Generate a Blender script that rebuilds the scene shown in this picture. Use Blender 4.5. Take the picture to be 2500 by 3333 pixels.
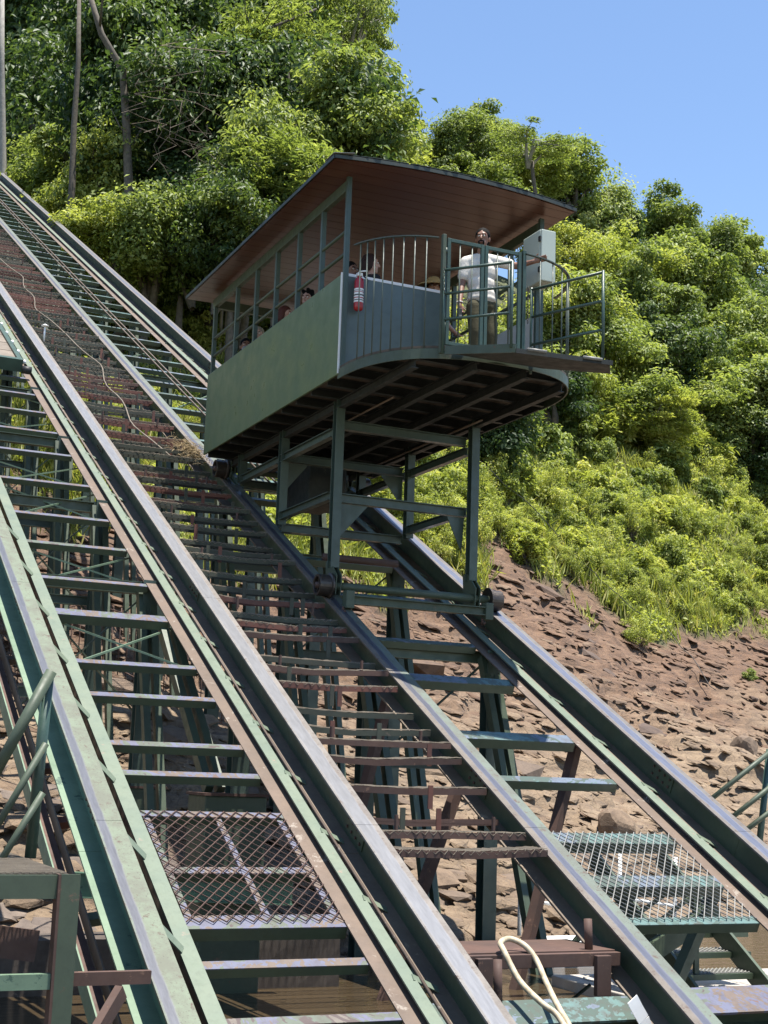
import bpy, bmesh, math, random
import numpy as np
from mathutils import Vector, Matrix
random.seed(7); np.random.seed(7)
for o in list(bpy.data.objects): bpy.data.objects.remove(o)
scene = bpy.context.scene
COL = scene.collection

# ---------------------------------------------------------------- camera, sky, sun, exposure
YAW, PIT, ROL = 0.42778863, 0.18012833, 0.03366136      # world: X across the tracks, Y uphill, Z up, eye at the origin
SLOPE = 0.47570507
TAN = math.tan(SLOPE)
FPX = 4656.6
_f = Vector((math.sin(YAW)*math.cos(PIT), math.cos(YAW)*math.cos(PIT), math.sin(PIT)))
_r = Vector((math.cos(YAW), -math.sin(YAW), 0)); _u = _r.cross(_f)
CR = _r*math.cos(ROL) + _u*math.sin(ROL); CU = -_r*math.sin(ROL) + _u*math.cos(ROL); CF = _f
cam_data = bpy.data.cameras.new('camera'); cam = bpy.data.objects.new('camera', cam_data); COL.objects.link(cam)
cam.matrix_world = Matrix(((CR.x, CU.x, -CF.x, 0), (CR.y, CU.y, -CF.y, 0), (CR.z, CU.z, -CF.z, 0), (0, 0, 0, 1)))
cam_data.sensor_fit = 'HORIZONTAL'; cam_data.sensor_width = 36; cam_data.lens = FPX/2500*36
cam_data.clip_start = 0.1; cam_data.clip_end = 3000
scene.camera = cam
SUN = Vector((0.10, -0.13, 0.985)).normalized()           # towards the sun
world = bpy.data.worlds.new('World'); scene.world = world; world.use_nodes = True
wn = world.node_tree.nodes; wl = world.node_tree.links; wn.clear()
sky = wn.new('ShaderNodeTexSky'); sky.sky_type = 'NISHITA'; sky.sun_disc = False
sky.sun_elevation = math.asin(SUN.z); sky.sun_rotation = math.atan2(SUN.x, SUN.y)
sky.altitude = 200; sky.air_density = 1.0; sky.dust_density = 0.0; sky.ozone_density = 2.6
bg = wn.new('ShaderNodeBackground'); bg.inputs['Strength'].default_value = 0.10
wo = wn.new('ShaderNodeOutputWorld'); wl.new(sky.outputs[0], bg.inputs[0]); wl.new(bg.outputs[0], wo.inputs[0])
sl = bpy.data.lights.new('sun', 'SUN'); sl.energy = 4.8; sl.angle = math.radians(0.53); sl.color = (1.0, 0.95, 0.87)
so = bpy.data.objects.new('sun', sl); COL.objects.link(so)
so.rotation_euler = (-SUN).to_track_quat('-Z', 'Y').to_euler(); so.location = (20, 5, 40)
vs = scene.view_settings; vs.view_transform = 'Standard'; vs.look = 'None'; vs.exposure = 1.25; vs.gamma = 1.0; vs.use_curve_mapping = False
scene.render.engine = 'CYCLES'
scene.cycles.max_bounces = 6; scene.cycles.transparent_max_bounces = 6

# ---------------------------------------------------------------- helpers
def ray(px, py):                                          # photograph pixel (2500 x 3333) -> direction
    return CR*((px-1250)/FPX) - CU*((py-1666.5)/FPX) + CF
def at_y(px, py, Y):
    d = ray(px, py); return d*(Y/d.y)
def at_x(px, py, X):
    d = ray(px, py); return d*(X/d.x)
def plane_z(y): return -5.8 + TAN*y                       # top plane of the rails
DT = Vector((0, math.cos(SLOPE), math.sin(SLOPE))); NT = Vector((0, -math.sin(SLOPE), math.cos(SLOPE)))
def TP(x, y, off=0.0): return Vector((x, y, plane_z(y)+off))

class MB:
    def __init__(s): s.v = []; s.f = []; s.m = []
    def add(s, vs, fs, mi=0):
        n = len(s.v); s.v += [tuple(q) for q in vs]; s.f += [tuple(i+n for i in q) for q in fs]; s.m += [mi]*len(fs); return s
    def hexa(s, c, mi=0):                                  # 8 corners: bottom ring 0-3, top ring 4-7
        return s.add(c, [(3,2,1,0),(4,5,6,7),(0,1,5,4),(1,2,6,5),(2,3,7,6),(3,0,4,7)], mi)
    def box(s, x0, x1, y0, y1, z0, z1, mi=0):
        return s.hexa([(x0,y0,z0),(x1,y0,z0),(x1,y1,z0),(x0,y1,z0),(x0,y0,z1),(x1,y0,z1),(x1,y1,z1),(x0,y1,z1)], mi)
    def bar(s, a, b, w, h, up=(0,0,1), mi=0):              # rectangular bar centred on a-b
        a = Vector(a); b = Vector(b); d = (b-a).normalized(); up = Vector(up)
        r = d.cross(up)
        if r.length < 1e-4: r = d.cross(Vector((1,0,0)))
        r.normalize(); u = r.cross(d).normalized(); r = r*w/2; u = u*h/2
        return s.hexa([a-r-u, a+r-u, b+r-u, b-r-u, a-r+u, a+r+u, b+r+u, b-r+u], mi)
    def tube(s, pts, r, n=8, mi=0, closed=False, cap=True):
        pts = [Vector(q) for q in pts]; rs = r if isinstance(r, (list, tuple)) else [r]*len(pts)
        base = len(s.v); up = Vector((0.13, 0.21, 0.97)); m = len(pts)
        prev = None
        for i, q in enumerate(pts):
            if closed: d = pts[(i+1) % m]-pts[i-1]
            else: d = pts[min(i+1, m-1)]-pts[max(i-1, 0)]
            d.normalize()
            if prev is None:
                a = d.cross(up)
                if a.length < 1e-3: a = d.cross(Vector((1,0,0)))
            else: a = prev - d*prev.dot(d)
            a.normalize(); prev = a; b = d.cross(a)
            for k in range(n):
                t = 2*math.pi*k/n; s.v.append(tuple(q+(a*math.cos(t)+b*math.sin(t))*rs[i]))
        for i in range(m if closed else m-1):
            for k in range(n):
                j = (i+1) % m
                s.f.append((base+i*n+k, base+i*n+(k+1) % n, base+j*n+(k+1) % n, base+j*n+k)); s.m.append(mi)
        if cap and not closed:
            s.f.append(tuple(base+k for k in reversed(range(n)))); s.m.append(mi)
            s.f.append(tuple(base+(m-1)*n+k for k in range(n))); s.m.append(mi)
        return s
    def prism(s, poly, vec, mi=0):                         # polygon (3D points) extruded by vec
        n = len(poly); vec = Vector(vec); p = [Vector(q) for q in poly]
        return s.add(p+[q+vec for q in p], [tuple(reversed(range(n))), tuple(range(n, 2*n))]+[(i, (i+1) % n, n+(i+1) % n, n+i) for i in range(n)], mi)
    def ibeam(s, a, b, w, h, side, up, tf=0.018, tw=0.012, mis=(0,1,2), ext=0.0):   # a,b on the centre line of the top face
        a = Vector(a); b = Vector(b); side = Vector(side); up = Vector(up)
        def blk(x0, x1, z0, z1, mi):
            s.hexa([a+side*x0+up*z0, a+side*x1+up*z0, b+side*x1+up*z0, b+side*x0+up*z0, a+side*x0+up*z1, a+side*x1+up*z1, b+side*x1+up*z1, b+side*x0+up*z1], mi)
        blk(-w/2, w/2, -tf, 0, mis[0]); blk(-tw/2, tw/2, -h+tf, -tf, mis[1]); blk(-w/2-ext, w/2, -h, -h+tf, mis[2])
        return s
    def mesh(s, name, mats, smooth=False):
        me = bpy.data.meshes.new(name); me.from_pydata(s.v, [], s.f)
        for m in (mats if isinstance(mats, (list, tuple)) else [mats]): me.materials.append(m)
        if any(s.m): me.polygons.foreach_set('material_index', s.m)
        if smooth: me.polygons.foreach_set('use_smooth', [True]*len(s.f))
        bm = bmesh.new(); bm.from_mesh(me); bmesh.ops.recalc_face_normals(bm, faces=bm.faces); bm.to_mesh(me); bm.free()
        me.update(); return me
    def build(s, name, mats, parent=None, smooth=False, bevel=0.0, local=False):
        o = link(name, s.mesh(name, mats, smooth), parent, local)
        if bevel:
            b = o.modifiers.new('bevel', 'BEVEL'); b.width = bevel; b.segments = 2; b.limit_method = 'ANGLE'
        return o

def link(name, me, parent=None, local=False):
    o = bpy.data.objects.new(name, me); COL.objects.link(o)
    if parent is not None:
        o.parent = parent
        if not local: o.matrix_parent_inverse = wmat(parent).inverted()
    return o
def wmat(o):                                               # world matrix without a depsgraph update
    m = o.matrix_basis.copy()
    if o.parent is not None: m = wmat(o.parent) @ o.matrix_parent_inverse @ m
    return m
def thing(name, label, cat, loc=(0,0,0), rz=0, group=None):
    o = bpy.data.objects.new(name, None); COL.objects.link(o); o.empty_display_size = 0.2
    o.location = loc; o.rotation_euler = (0,0,rz); tag(o, label, cat, group); return o
def tag(o, label=None, cat=None, group=None, kind=None):
    if label: o['label'] = label
    if cat: o['category'] = cat
    if group: o['group'] = group
    if kind: o['kind'] = kind
    return o

# ---------------------------------------------------------------- materials
def new_mat(name):
    m = bpy.data.materials.new(name); m.use_nodes = True; nt = m.node_tree; nt.nodes.clear()
    out = nt.nodes.new('ShaderNodeOutputMaterial'); p = nt.nodes.new('ShaderNodeBsdfPrincipled'); nt.links.new(p.outputs[0], out.inputs[0])
    return m, nt, p, out
def N(nt, t, **kw):
    n = nt.nodes.new(t)
    for k, v in kw.items():
        if k in n.inputs: n.inputs[k].default_value = v
        else: setattr(n, k, v)
    return n
def noise(nt, scale, detail=4, rough=0.6, vec=None, dist=0.0):
    n = N(nt, 'ShaderNodeTexNoise', Scale=scale, Detail=detail, Roughness=rough, Distortion=dist)
    if vec is not None: nt.links.new(vec, n.inputs['Vector'])
    return n.outputs['Fac']
def ramp(nt, fac, stops, interp='LINEAR'):
    r = nt.nodes.new('ShaderNodeValToRGB'); r.color_ramp.interpolation = interp; e = r.color_ramp.elements
    while len(e) < len(stops): e.new(0.5)
    for q, (p, c) in zip(e, stops):
        q.position = p; q.color = (*c, 1) if len(c) == 3 else c
    nt.links.new(fac, r.inputs[0]); return r.outputs[0]
def mixc(nt, fac, a, b, mode='MIX'):
    m = nt.nodes.new('ShaderNodeMix'); m.data_type = 'RGBA'; m.blend_type = mode
    for sock, v in ((m.inputs[0], fac), (m.inputs[6], a), (m.inputs[7], b)):
        if hasattr(v, 'is_linked'): nt.links.new(v, sock)
        elif isinstance(v, (int, float)): sock.default_value = v
        else: sock.default_value = (*v, 1)
    return m.outputs[2]
def maprange(nt, v, a, b, c=0.0, d=1.0):
    m = N(nt, 'ShaderNodeMapRange'); m.inputs[1].default_value = a; m.inputs[2].default_value = b; m.inputs[3].default_value = c; m.inputs[4].default_value = d
    nt.links.new(v, m.inputs[0]); return m.outputs[0]
def pos(nt, scale=(1,1,1), obj=False):
    if obj: src = nt.nodes.new('ShaderNodeTexCoord').outputs['Object']
    else: src = nt.nodes.new('ShaderNodeNewGeometry').outputs['Position']
    m = N(nt, 'ShaderNodeMapping'); m.inputs['Scale'].default_value = scale; nt.links.new(src, m.inputs[0]); return m.outputs[0]
def bump(nt, p, h, strength=0.3, dist=0.01):
    b = N(nt, 'ShaderNodeBump', Strength=strength, Distance=dist); nt.links.new(h, b.inputs['Height']); nt.links.new(b.outputs[0], p.inputs['Normal']); return b

def paint(name, base, dark=None, chip=None, chips=0.0, rust=0.0, rough=0.45, metal=0.0, scale=1.0, obj=False, spec=0.5):
    m, nt, p, out = new_mat(name); v = pos(nt, obj=obj)
    dark = dark or tuple(c*0.6 for c in base)
    c = mixc(nt, maprange(nt, noise(nt, 1.7*scale, 6, 0.65, v), 0.35, 0.7), base, dark)
    c = mixc(nt, maprange(nt, noise(nt, 22*scale, 3, 0.6, v), 0.5, 0.8, 0, 0.35), c, tuple(q*0.45 for q in base))
    if chips:
        c = mixc(nt, maprange(nt, noise(nt, 5.0*scale, 8, 0.75, v, 0.4), 0.66-chips*0.3, 0.69-chips*0.3), c, chip)
    if rust:
        c = mixc(nt, maprange(nt, noise(nt, 8*scale, 8, 0.8, v), 0.70-rust*0.3, 0.75-rust*0.3), c, ramp(nt, noise(nt, 30*scale, 3, 0.7, v), [(0.3, (0.06,0.025,0.015)), (0.7, (0.20,0.085,0.045))]))
    nt.links.new(c, p.inputs['Base Color']); p.inputs['Metallic'].default_value = metal; p.inputs['Specular IOR Level'].default_value = spec
    nt.links.new(maprange(nt, noise(nt, 9*scale, 4, 0.6, v), 0.3, 0.7, rough-0.12, rough+0.15), p.inputs['Roughness'])
    bump(nt, p, noise(nt, 45*scale, 4, 0.7, v), 0.12, 0.004)
    return m
def plain(name, col, rough=0.6, metal=0.0, var=0.25, scale=6.0, obj=False):
    m, nt, p, out = new_mat(name); v = pos(nt, obj=obj)
    nt.links.new(mixc(nt, maprange(nt, noise(nt, scale, 5, 0.6, v), 0.3, 0.7), col, tuple(c*(1-var) for c in col)), p.inputs['Base Color'])
    p.inputs['Roughness'].default_value = rough; p.inputs['Metallic'].default_value = metal
    return m

GREEN = (0.060, 0.085, 0.050); GREEND = (0.045, 0.062, 0.040); TEAL = (0.03, 0.09, 0.07); PALE = (0.135, 0.165, 0.115)
M = {}
M['green'] = paint('green_paint', GREEN, GREEND, (0.12,0.10,0.07), 0.0, 0.06, 0.45)
M['green_rust'] = paint('green_paint_rusted', (0.060,0.082,0.050), GREEND, (0.13,0.09,0.06), 0.12, 0.25, 0.55)
M['carriage'] = paint('carriage_green_paint', (0.052,0.080,0.062), (0.038,0.058,0.046), None, 0, 0.03, 0.4)
M['under'] = paint('underframe_dark_paint', (0.022,0.028,0.025), (0.014,0.016,0.014), (0.08,0.06,0.04), 0.05, 0.1, 0.7)
M['panel'] = paint('panel_green_enamel', (0.092,0.138,0.060), (0.080,0.122,0.055), None, 0, 0.0, 0.38, scale=0.5)
M['panel_sky_tint'] = paint('bulkhead_sky_tinted_enamel', (0.088,0.122,0.118), (0.078,0.110,0.106), None, 0, 0.0, 0.4, scale=0.5)  # blue of the reflected sky put into the bulkhead colour
M['grille'] = paint('grille_paint', (0.075,0.10,0.08), (0.05,0.065,0.05), (0.25,0.25,0.2), 0.05, 0.08, 0.5, scale=3)
M['gate'] = paint('gate_green_paint', (0.042,0.080,0.060), (0.032,0.058,0.044), (0.2,0.22,0.18), 0.02, 0.02, 0.4, scale=2)
M['white'] = plain('white_paint', (0.78,0.78,0.76), 0.5, 0, 0.12)
M['rust'] = paint('rusty_steel', (0.095,0.05,0.036), (0.055,0.032,0.025), (0.16,0.09,0.06), 0.15, 0.2, 0.75)
M['rust_red'] = paint('red_oxide_steel', (0.16,0.060,0.040), (0.08,0.035,0.026), (0.10,0.08,0.05), 0.1, 0.2, 0.7)
M['tread_green'] = paint('tread_green_grime', (0.055,0.062,0.042), (0.035,0.035,0.026), (0.10,0.08,0.06), 0.1, 0.2, 0.7)
M['wire'] = paint('weathered_grating_wire', (0.20,0.165,0.12), (0.11,0.085,0.06), (0.25,0.22,0.17), 0.1, 0.3, 0.7, scale=3)
M['galv'] = paint('galvanised_wire', (0.24,0.24,0.22), (0.16,0.155,0.14), None, 0, 0.05, 0.5, scale=3)
M['concrete'] = paint('stained_concrete', (0.20,0.165,0.13), (0.11,0.09,0.07), (0.30,0.26,0.21), 0.1, 0.0, 0.9)
M['wetwall'] = paint('damp_wall_concrete', (0.085,0.068,0.055), (0.045,0.036,0.03), (0.13,0.10,0.08), 0.1, 0.0, 0.85, scale=2)
M['black'] = plain('black_rubber', (0.02,0.02,0.02), 0.6, 0, 0.3)
M['darksteel'] = paint('greasy_wheel_steel', (0.09,0.075,0.065), (0.05,0.042,0.036), None, 0, 0.1, 0.4, 0.6, scale=4)
M['grey'] = plain('grey_cabinet_enamel', (0.42,0.47,0.41), 0.4, 0, 0.06, 2)

def worn_top(name, xc, edge, left, right, steel=(0.15,0.155,0.17), shine=0.5):   # rail top: wheel-polished strip, old paint and rust beside it
    m, nt, p, out = new_mat(name); v = pos(nt)
    sx = N(nt, 'ShaderNodeSeparateXYZ'); nt.links.new(v, sx.inputs[0])
    d = N(nt, 'ShaderNodeMath', operation='SUBTRACT'); nt.links.new(sx.outputs[0], d.inputs[0]); d.inputs[1].default_value = xc
    wob = N(nt, 'ShaderNodeMath', operation='MULTIPLY_ADD'); nt.links.new(noise(nt, 1.3, 8, 0.78, v), wob.inputs[0]); wob.inputs[1].default_value = 0.06; nt.links.new(d.outputs[0], wob.inputs[2])
    off = N(nt, 'ShaderNodeMath', operation='SUBTRACT'); nt.links.new(wob.outputs[0], off.inputs[0]); off.inputs[1].default_value = 0.03
    a = N(nt, 'ShaderNodeMath', operation='ABSOLUTE'); nt.links.new(off.outputs[0], a.inputs[0])
    band = maprange(nt, a.outputs[0], edge-0.006, edge+0.010)
    st = ramp(nt, noise(nt, 5, 8, 0.75, pos(nt, (8,0.8,0.8))), [(0.3, tuple(c*0.62 for c in steel)), (0.7, steel)])
    sidec = mixc(nt, maprange(nt, off.outputs[0], -0.005, 0.005), left, right)
    pt = mixc(nt, maprange(nt, noise(nt, 2.6, 8, 0.8, v), 0.42, 0.58), sidec, mixc(nt, 0.5, sidec, (0.07,0.055,0.045)))
    pt = mixc(nt, maprange(nt, noise(nt, 11, 8, 0.8, v), 0.57, 0.62), pt, (0.065,0.038,0.026))
    pt = mixc(nt, maprange(nt, noise(nt, 60, 3, 0.6, v), 0.62, 0.68, 0, .7), pt, (0.04,0.03,0.025))
    nt.links.new(mixc(nt, band, st, pt), p.inputs['Base Color'])
    nt.links.new(maprange(nt, band, 0, 1, shine, 0.0), p.inputs['Metallic']); nt.links.new(maprange(nt, band, 0, 1, 0.38, 0.65), p.inputs['Roughness'])
    bump(nt, p, noise(nt, 60, 4, 0.7, v), 0.12, 0.003)
    return m
M['flange_low'] = paint('lower_flange_grime', (0.16,0.125,0.09), (0.10,0.075,0.055), (0.22,0.17,0.12), 0.15, 0.15, 0.7)
M['pale'] = paint('pale_green_paint', PALE, (0.10,0.135,0.10), (0.20,0.16,0.12), 0.12, 0.05, 0.55)
M['cream'] = paint('flaking_cream_paint', (0.135,0.092,0.064), (0.085,0.06,0.043), (0.22,0.185,0.15), 0.2, 0.12, 0.6)
M['groove'] = paint('greased_groove', (0.05,0.045,0.045), (0.03,0.028,0.028), (0.25,0.24,0.24), 0.08, 0.05, 0.4)
M['aged_teal'] = paint('aged_teal_paint', (0.095,0.175,0.115), (0.070,0.135,0.090), (0.022,0.05,0.04), 0.10, 0.15, 0.5)
M['aged_pale'] = paint('aged_pale_flange', (0.15,0.22,0.145), (0.10,0.155,0.10), (0.045,0.085,0.06), 0.18, 0.12, 0.55)
def patchy(name, cols, scale=1.4, low=None):
    m, nt, p, out = new_mat(name); v = pos(nt, (1.0, 1.0, 0.6))
    n = len(cols); c = ramp(nt, noise(nt, scale, 5, 0.75, v, 0.5), [(0.30+0.42*i/n, q) for i, q in enumerate(cols)], 'CONSTANT')
    c = mixc(nt, maprange(nt, noise(nt, 12, 5, 0.7, v), 0.45, 0.75, 0, 0.7), c, (0.06,0.042,0.033))
    nt.links.new(c, p.inputs['Base Color']); p.inputs['Roughness'].default_value = 0.5
    bump(nt, p, noise(nt, 30, 5, 0.7, v), 0.15, 0.004); return m
M['tie'] = patchy('layered_paint_sky_glint_tie', [(0.11,0.062,0.048),(0.092,0.095,0.14),(0.12,0.088,0.068),(0.10,0.105,0.155),(0.085,0.105,0.078),(0.060,0.040,0.038),(0.13,0.11,0.09)])  # old paint layers, with lavender patches painted in for reflected sky
M['tie_teal'] = patchy('weathered_teal_tie', [(0.055,0.10,0.085),(0.08,0.15,0.14),(0.045,0.075,0.06),(0.10,0.13,0.17),(0.065,0.12,0.10)])
# ---------------------------------------------------------------- terrain
def _hash(ix, iy, s):
    h = (ix.astype(np.int64)*374761393 + iy.astype(np.int64)*668265263 + s*1274126177) & 0x7fffffff
    h = ((h ^ (h >> 13))*1274126177) & 0x7fffffff
    return ((h ^ (h >> 16)) & 0xffff)/65535.0
def vnoise(x, y, s=0):
    ix = np.floor(x); iy = np.floor(y); fx = x-ix; fy = y-iy; fx = fx*fx*(3-2*fx); fy = fy*fy*(3-2*fy)
    a = _hash(ix, iy, s); b = _hash(ix+1, iy, s); c = _hash(ix, iy+1, s); d = _hash(ix+1, iy+1, s)
    return (a*(1-fx)+b*fx)*(1-fy) + (c*(1-fx)+d*fx)*fy
def fbm(x, y, o=4, s=0):
    t = 0; a = 0.5; n = 0
    for k in range(o):
        t = t+a*vnoise(x, y, s+k); n += a; a *= 0.5; x = x*2.03+5.1; y = y*2.03+1.7
    return t/n
def cell(x, y, s=0):                                        # Worley: random value of the nearest cell
    ix = np.floor(x); iy = np.floor(y); best = np.full(np.shape(x), 9.0); val = np.zeros(np.shape(x))
    for dx in (-1, 0, 1):
        for dy in (-1, 0, 1):
            cx = ix+dx; cy = iy+dy
            d = (cx+_hash(cx, cy, s)-x)**2 + (cy+_hash(cx, cy, s+9)-y)**2
            k = d < best; best = np.where(k, d, best); val = np.where(k, _hash(cx, cy, s+17), val)
    return val
def sstep(a, b, x):
    t = np.clip((x-a)/(b-a), 0, 1); return t*t*(3-2*t)
WATER = -2.0
def inland(x, y):
    sh = 13.05 + 0.5*np.maximum(x-5.3, 0) - 0.25*np.maximum(x-30, 0)
    return (y-sh)/1.06
def base_z(x, y):
    u = inland(x, y)
    z = WATER + np.where(u < 0, 0.35*u, 0.40*np.minimum(u, 9) + 0.545*np.maximum(u-9, 0))
    right = sstep(9, 20, x)
    z = z + right*0.36*np.maximum(u-14, 0)*1.0
    top = 30 + 0*x
    over = np.maximum(z-top, 0); z = z - over*0.75
    return np.maximum(z, -4.0)
def rock_z(x, y):
    u = inland(x, y)
    h = base_z(x, y) + (fbm(x*0.22, y*0.22, 4, 3)-0.5)*1.5*sstep(0, 4, u) + (fbm(x*0.9, y*0.9, 3, 11)-0.5)*0.45
    wx = x + (fbm(x*0.5, y*0.5, 3, 43)-0.5)*2.2; wy = y + (fbm(x*0.5+9, y*0.5, 3, 47)-0.5)*1.6
    def terr(step, off, a, b):
        q = h/step+off; fl = np.floor(q); return (fl+sstep(a, b, q-fl)-0.4)*step-off*step*0.5
    small = terr(0.15, (cell(wx*0.6, wy*1.3, 21)-0.5)*0.9 + (fbm(x*1.9, y*1.9, 3, 33)-0.5)*1.2, 0.62, 0.97)
    big = terr(0.55, (cell(wx*0.28, wy*0.6, 23)-0.5)*0.8 + (fbm(x*0.8, y*0.8, 3, 35)-0.5)*0.9, 0.80, 0.97)
    m = sstep(0.46, 0.60, fbm(x*0.35, y*0.35, 3, 37))
    t = small*(0.82-0.5*m) + big*0.5*m + h*0.18 + (cell(wx*1.4, wy*3.0, 51)-0.5)*0.045 + (fbm(x*3.4, y*3.4, 4, 61)-0.5)*0.10
    return t
# edge of the vegetation, read off the photograph as sight lines and carried to the ground
EDGE_PX = [(-500,1640),(0,1640),(250,1760),(600,1760),(1000,1800),(1350,1850),(1700,1850),(1900,1880),(2050,1990),(2200,2030),(2500,2060),(3100,2080)]
FOREST_PX = [(-500,700),(0,720),(300,760),(700,1000),(1000,1150),(1400,1440),(1700,1450),(2000,1420),(2250,1450),(2500,1500),(3100,1500)]
def march(px, py):
    d = ray(px, py); t = 14.0
    while t < 160:
        z = float(base_z(np.array(d.x*t), np.array(d.y*t)))
        if d.z*t < z: break
        t += 0.1
    return math.atan2(d.x, d.y), t*math.hypot(d.x, d.y)
_e = sorted(march(*q) for q in EDGE_PX); _w = sorted(march(*q) for q in FOREST_PX)
def edge_d(x, y): return np.interp(np.arctan2(x, y), [q[0] for q in _e], [q[1] for q in _e])
def forest_d(x, y): return np.interp(np.arctan2(x, y), [q[0] for q in _w], [q[1] for q in _w])
def veg(x, y):
    d = np.hypot(x, y); return sstep(-1.6, 1.6, d-edge_d(x, y)+(fbm(x*0.45, y*0.45, 4, 71)-0.5)*11)
def ground_z(x, y):
    x = np.asarray(x, float); y = np.asarray(y, float); v = veg(x, y)
    soft = base_z(x, y) + (fbm(x*0.22, y*0.22, 4, 3)-0.5)*1.5 + (fbm(x*0.7, y*0.7, 3, 81)-0.5)*0.5
    return rock_z(x, y)*(1-v) + soft*v
def gz(x, y): return float(ground_z(np.array([x]), np.array([y]))[0])

def ground_material():
    m, nt, p, out = new_mat('bank_rock_and_soil'); v = pos(nt)
    at = N(nt, 'ShaderNodeAttribute'); at.attribute_name = 'veg'; tone = N(nt, 'ShaderNodeAttribute'); tone.attribute_name = 'tone'
    vs_ = pos(nt, (0.6, 0.6, 3.0))
    n1 = noise(nt, 2.2, 8, 0.7, vs_); n2 = noise(nt, 9, 6, 0.75, v)
    hi = ramp(nt, n1, [(0.3, (0.055,0.033,0.021)), (0.5, (0.140,0.080,0.047)), (0.72, (0.23,0.142,0.086))])
    lo = ramp(nt, n1, [(0.28, (0.10,0.070,0.046)), (0.5, (0.225,0.160,0.102)), (0.72, (0.33,0.245,0.16))])
    c = mixc(nt, tone.outputs['Fac'], hi, lo)
    c = mixc(nt, maprange(nt, n2, 0.52, 0.68), c, mixc(nt, 0.5, c, (0.07,0.055,0.05)))
    vo = N(nt, 'ShaderNodeTexVoronoi', Scale=2.6, feature='DISTANCE_TO_EDGE'); nt.links.new(v, vo.inputs['Vector'])
    c = mixc(nt, maprange(nt, vo.outputs['Distance'], 0.0, 0.02, 0.3, 0.0), c, (0.04,0.03,0.025))
    soil = ramp(nt, noise(nt, 3, 8, 0.7, v), [(0.3, (0.045,0.040,0.018)), (0.5, (0.06,0.075,0.025)), (0.7, (0.13,0.115,0.055))])
    c = mixc(nt, at.outputs['Fac'], c, soil)
    nt.links.new(c, p.inputs['Base Color']); p.inputs['Roughness'].default_value = 0.9
    h = N(nt, 'ShaderNodeMath', operation='ADD'); nt.links.new(noise(nt, 7, 10, 0.75, v), h.inputs[0]); nt.links.new(maprange(nt, vo.outputs['Distance'], 0, 0.03, 0, 0.12), h.inputs[1])
    bump(nt, p, h.outputs[0], 0.85, 0.10); return m
M['ground'] = ground_material()
def make_ground():
    ang = np.radians(np.concatenate([np.linspace(-60, -12, 40)[:-1], np.linspace(-12, 60, 620), np.linspace(60, 100, 40)[1:]]))
    d = np.concatenate([np.linspace(3, 12, 14)[:-1], 12*np.exp(np.linspace(0, math.log(62/12), 430)), np.geomspace(62, 320, 50)[1:]])
    A, D = np.meshgrid(ang, d); x = D*np.sin(A); y = D*np.cos(A); z = ground_z(x.ravel(), y.ravel()).reshape(x.shape)
    nr, nc = x.shape; co = np.stack([x, y, z], -1).reshape(-1, 3)
    i = np.arange(nr-1)[:, None]*nc + np.arange(nc-1)[None]; q = np.stack([i, i+1, i+nc+1, i+nc], -1).reshape(-1, 4)
    me = bpy.data.meshes.new('river_bank'); me.vertices.add(len(co)); me.vertices.foreach_set('co', co.ravel().astype(np.float32))
    me.loops.add(q.size); me.loops.foreach_set('vertex_index', q.ravel().astype(np.int32))
    me.polygons.add(len(q)); me.polygons.foreach_set('loop_start', np.arange(0, q.size, 4, dtype=np.int32)); me.update(calc_edges=True); me.validate()
    vg = me.attributes.new('veg', 'FLOAT', 'POINT'); vg.data.foreach_set('value', veg(co[:, 0], co[:, 1]).astype(np.float32))
    tn = me.attributes.new('tone', 'FLOAT', 'POINT'); uu = inland(co[:, 0], co[:, 1])
    tn.data.foreach_set('value', (1-sstep(5, 13, uu+(fbm(co[:, 0]*0.3, co[:, 1]*0.3, 3, 91)-0.5)*8)).astype(np.float32))
    me.materials.append(M['ground'])
    if me.polygons[0].normal.z < 0: me.flip_normals()
    o = link('river_bank', me); tag(o, kind='structure', label='rocky river bank of brown basalt ledges rising to a green slope'); return o
bank = make_ground()

def rock_mesh(seed, flat=0.5, fine=False):
    rnd = random.Random(seed); bm = bmesh.new(); bmesh.ops.create_icosphere(bm, subdivisions=1 if not fine else 3, radius=1)
    cuts = [Vector((rnd.gauss(0,1), rnd.gauss(0,1), rnd.gauss(0,.7))).normalized() for _ in range(9)]
    for q in bm.verts:
        if fine:
            for n_ in cuts:
                e = q.co.dot(n_)-0.72
                if e > 0: q.co -= n_*e*0.9
            q.co *= 1+0.06*float(fbm(np.array(q.co.x*3+seed), np.array(q.co.y*3+q.co.z*2), 3, 7)-.5); q.co.z *= flat; continue
        k = max(abs(q.co.x), abs(q.co.y), abs(q.co.z)); q.co = q.co*(0.55+0.45/k)*rnd.uniform(0.78, 1.12)
        q.co.z *= flat
    me = bpy.data.meshes.new('rock'); bm.to_mesh(me); bm.free(); return me
def rock_mat(name, a, b):
    m, nt, p, out = new_mat(name); v = pos(nt); r = N(nt, 'ShaderNodeObjectInfo')
    c = ramp(nt, noise(nt, 5, 8, 0.7, v), [(0.3, a), (0.7, b)])
    c = mixc(nt, maprange(nt, r.outputs['Random'], 0, 1, 0, 0.5), c, (0.075,0.06,0.055))
    nt.links.new(c, p.inputs['Base Color']); p.inputs['Roughness'].default_value = 0.9
    bump(nt, p, noise(nt, 12, 8, 0.75, v), 0.6, 0.04); return m
M['rock_hi'] = rock_mat('brown_rock', (0.055,0.033,0.022), (0.16,0.10,0.063)); M['rock_lo'] = rock_mat('tan_rock', (0.09,0.062,0.042), (0.235,0.165,0.108))
M['rock_rubble'] = rock_mat('grey_rubble', (0.085,0.065,0.054), (0.21,0.165,0.13))
RM = {}
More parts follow.
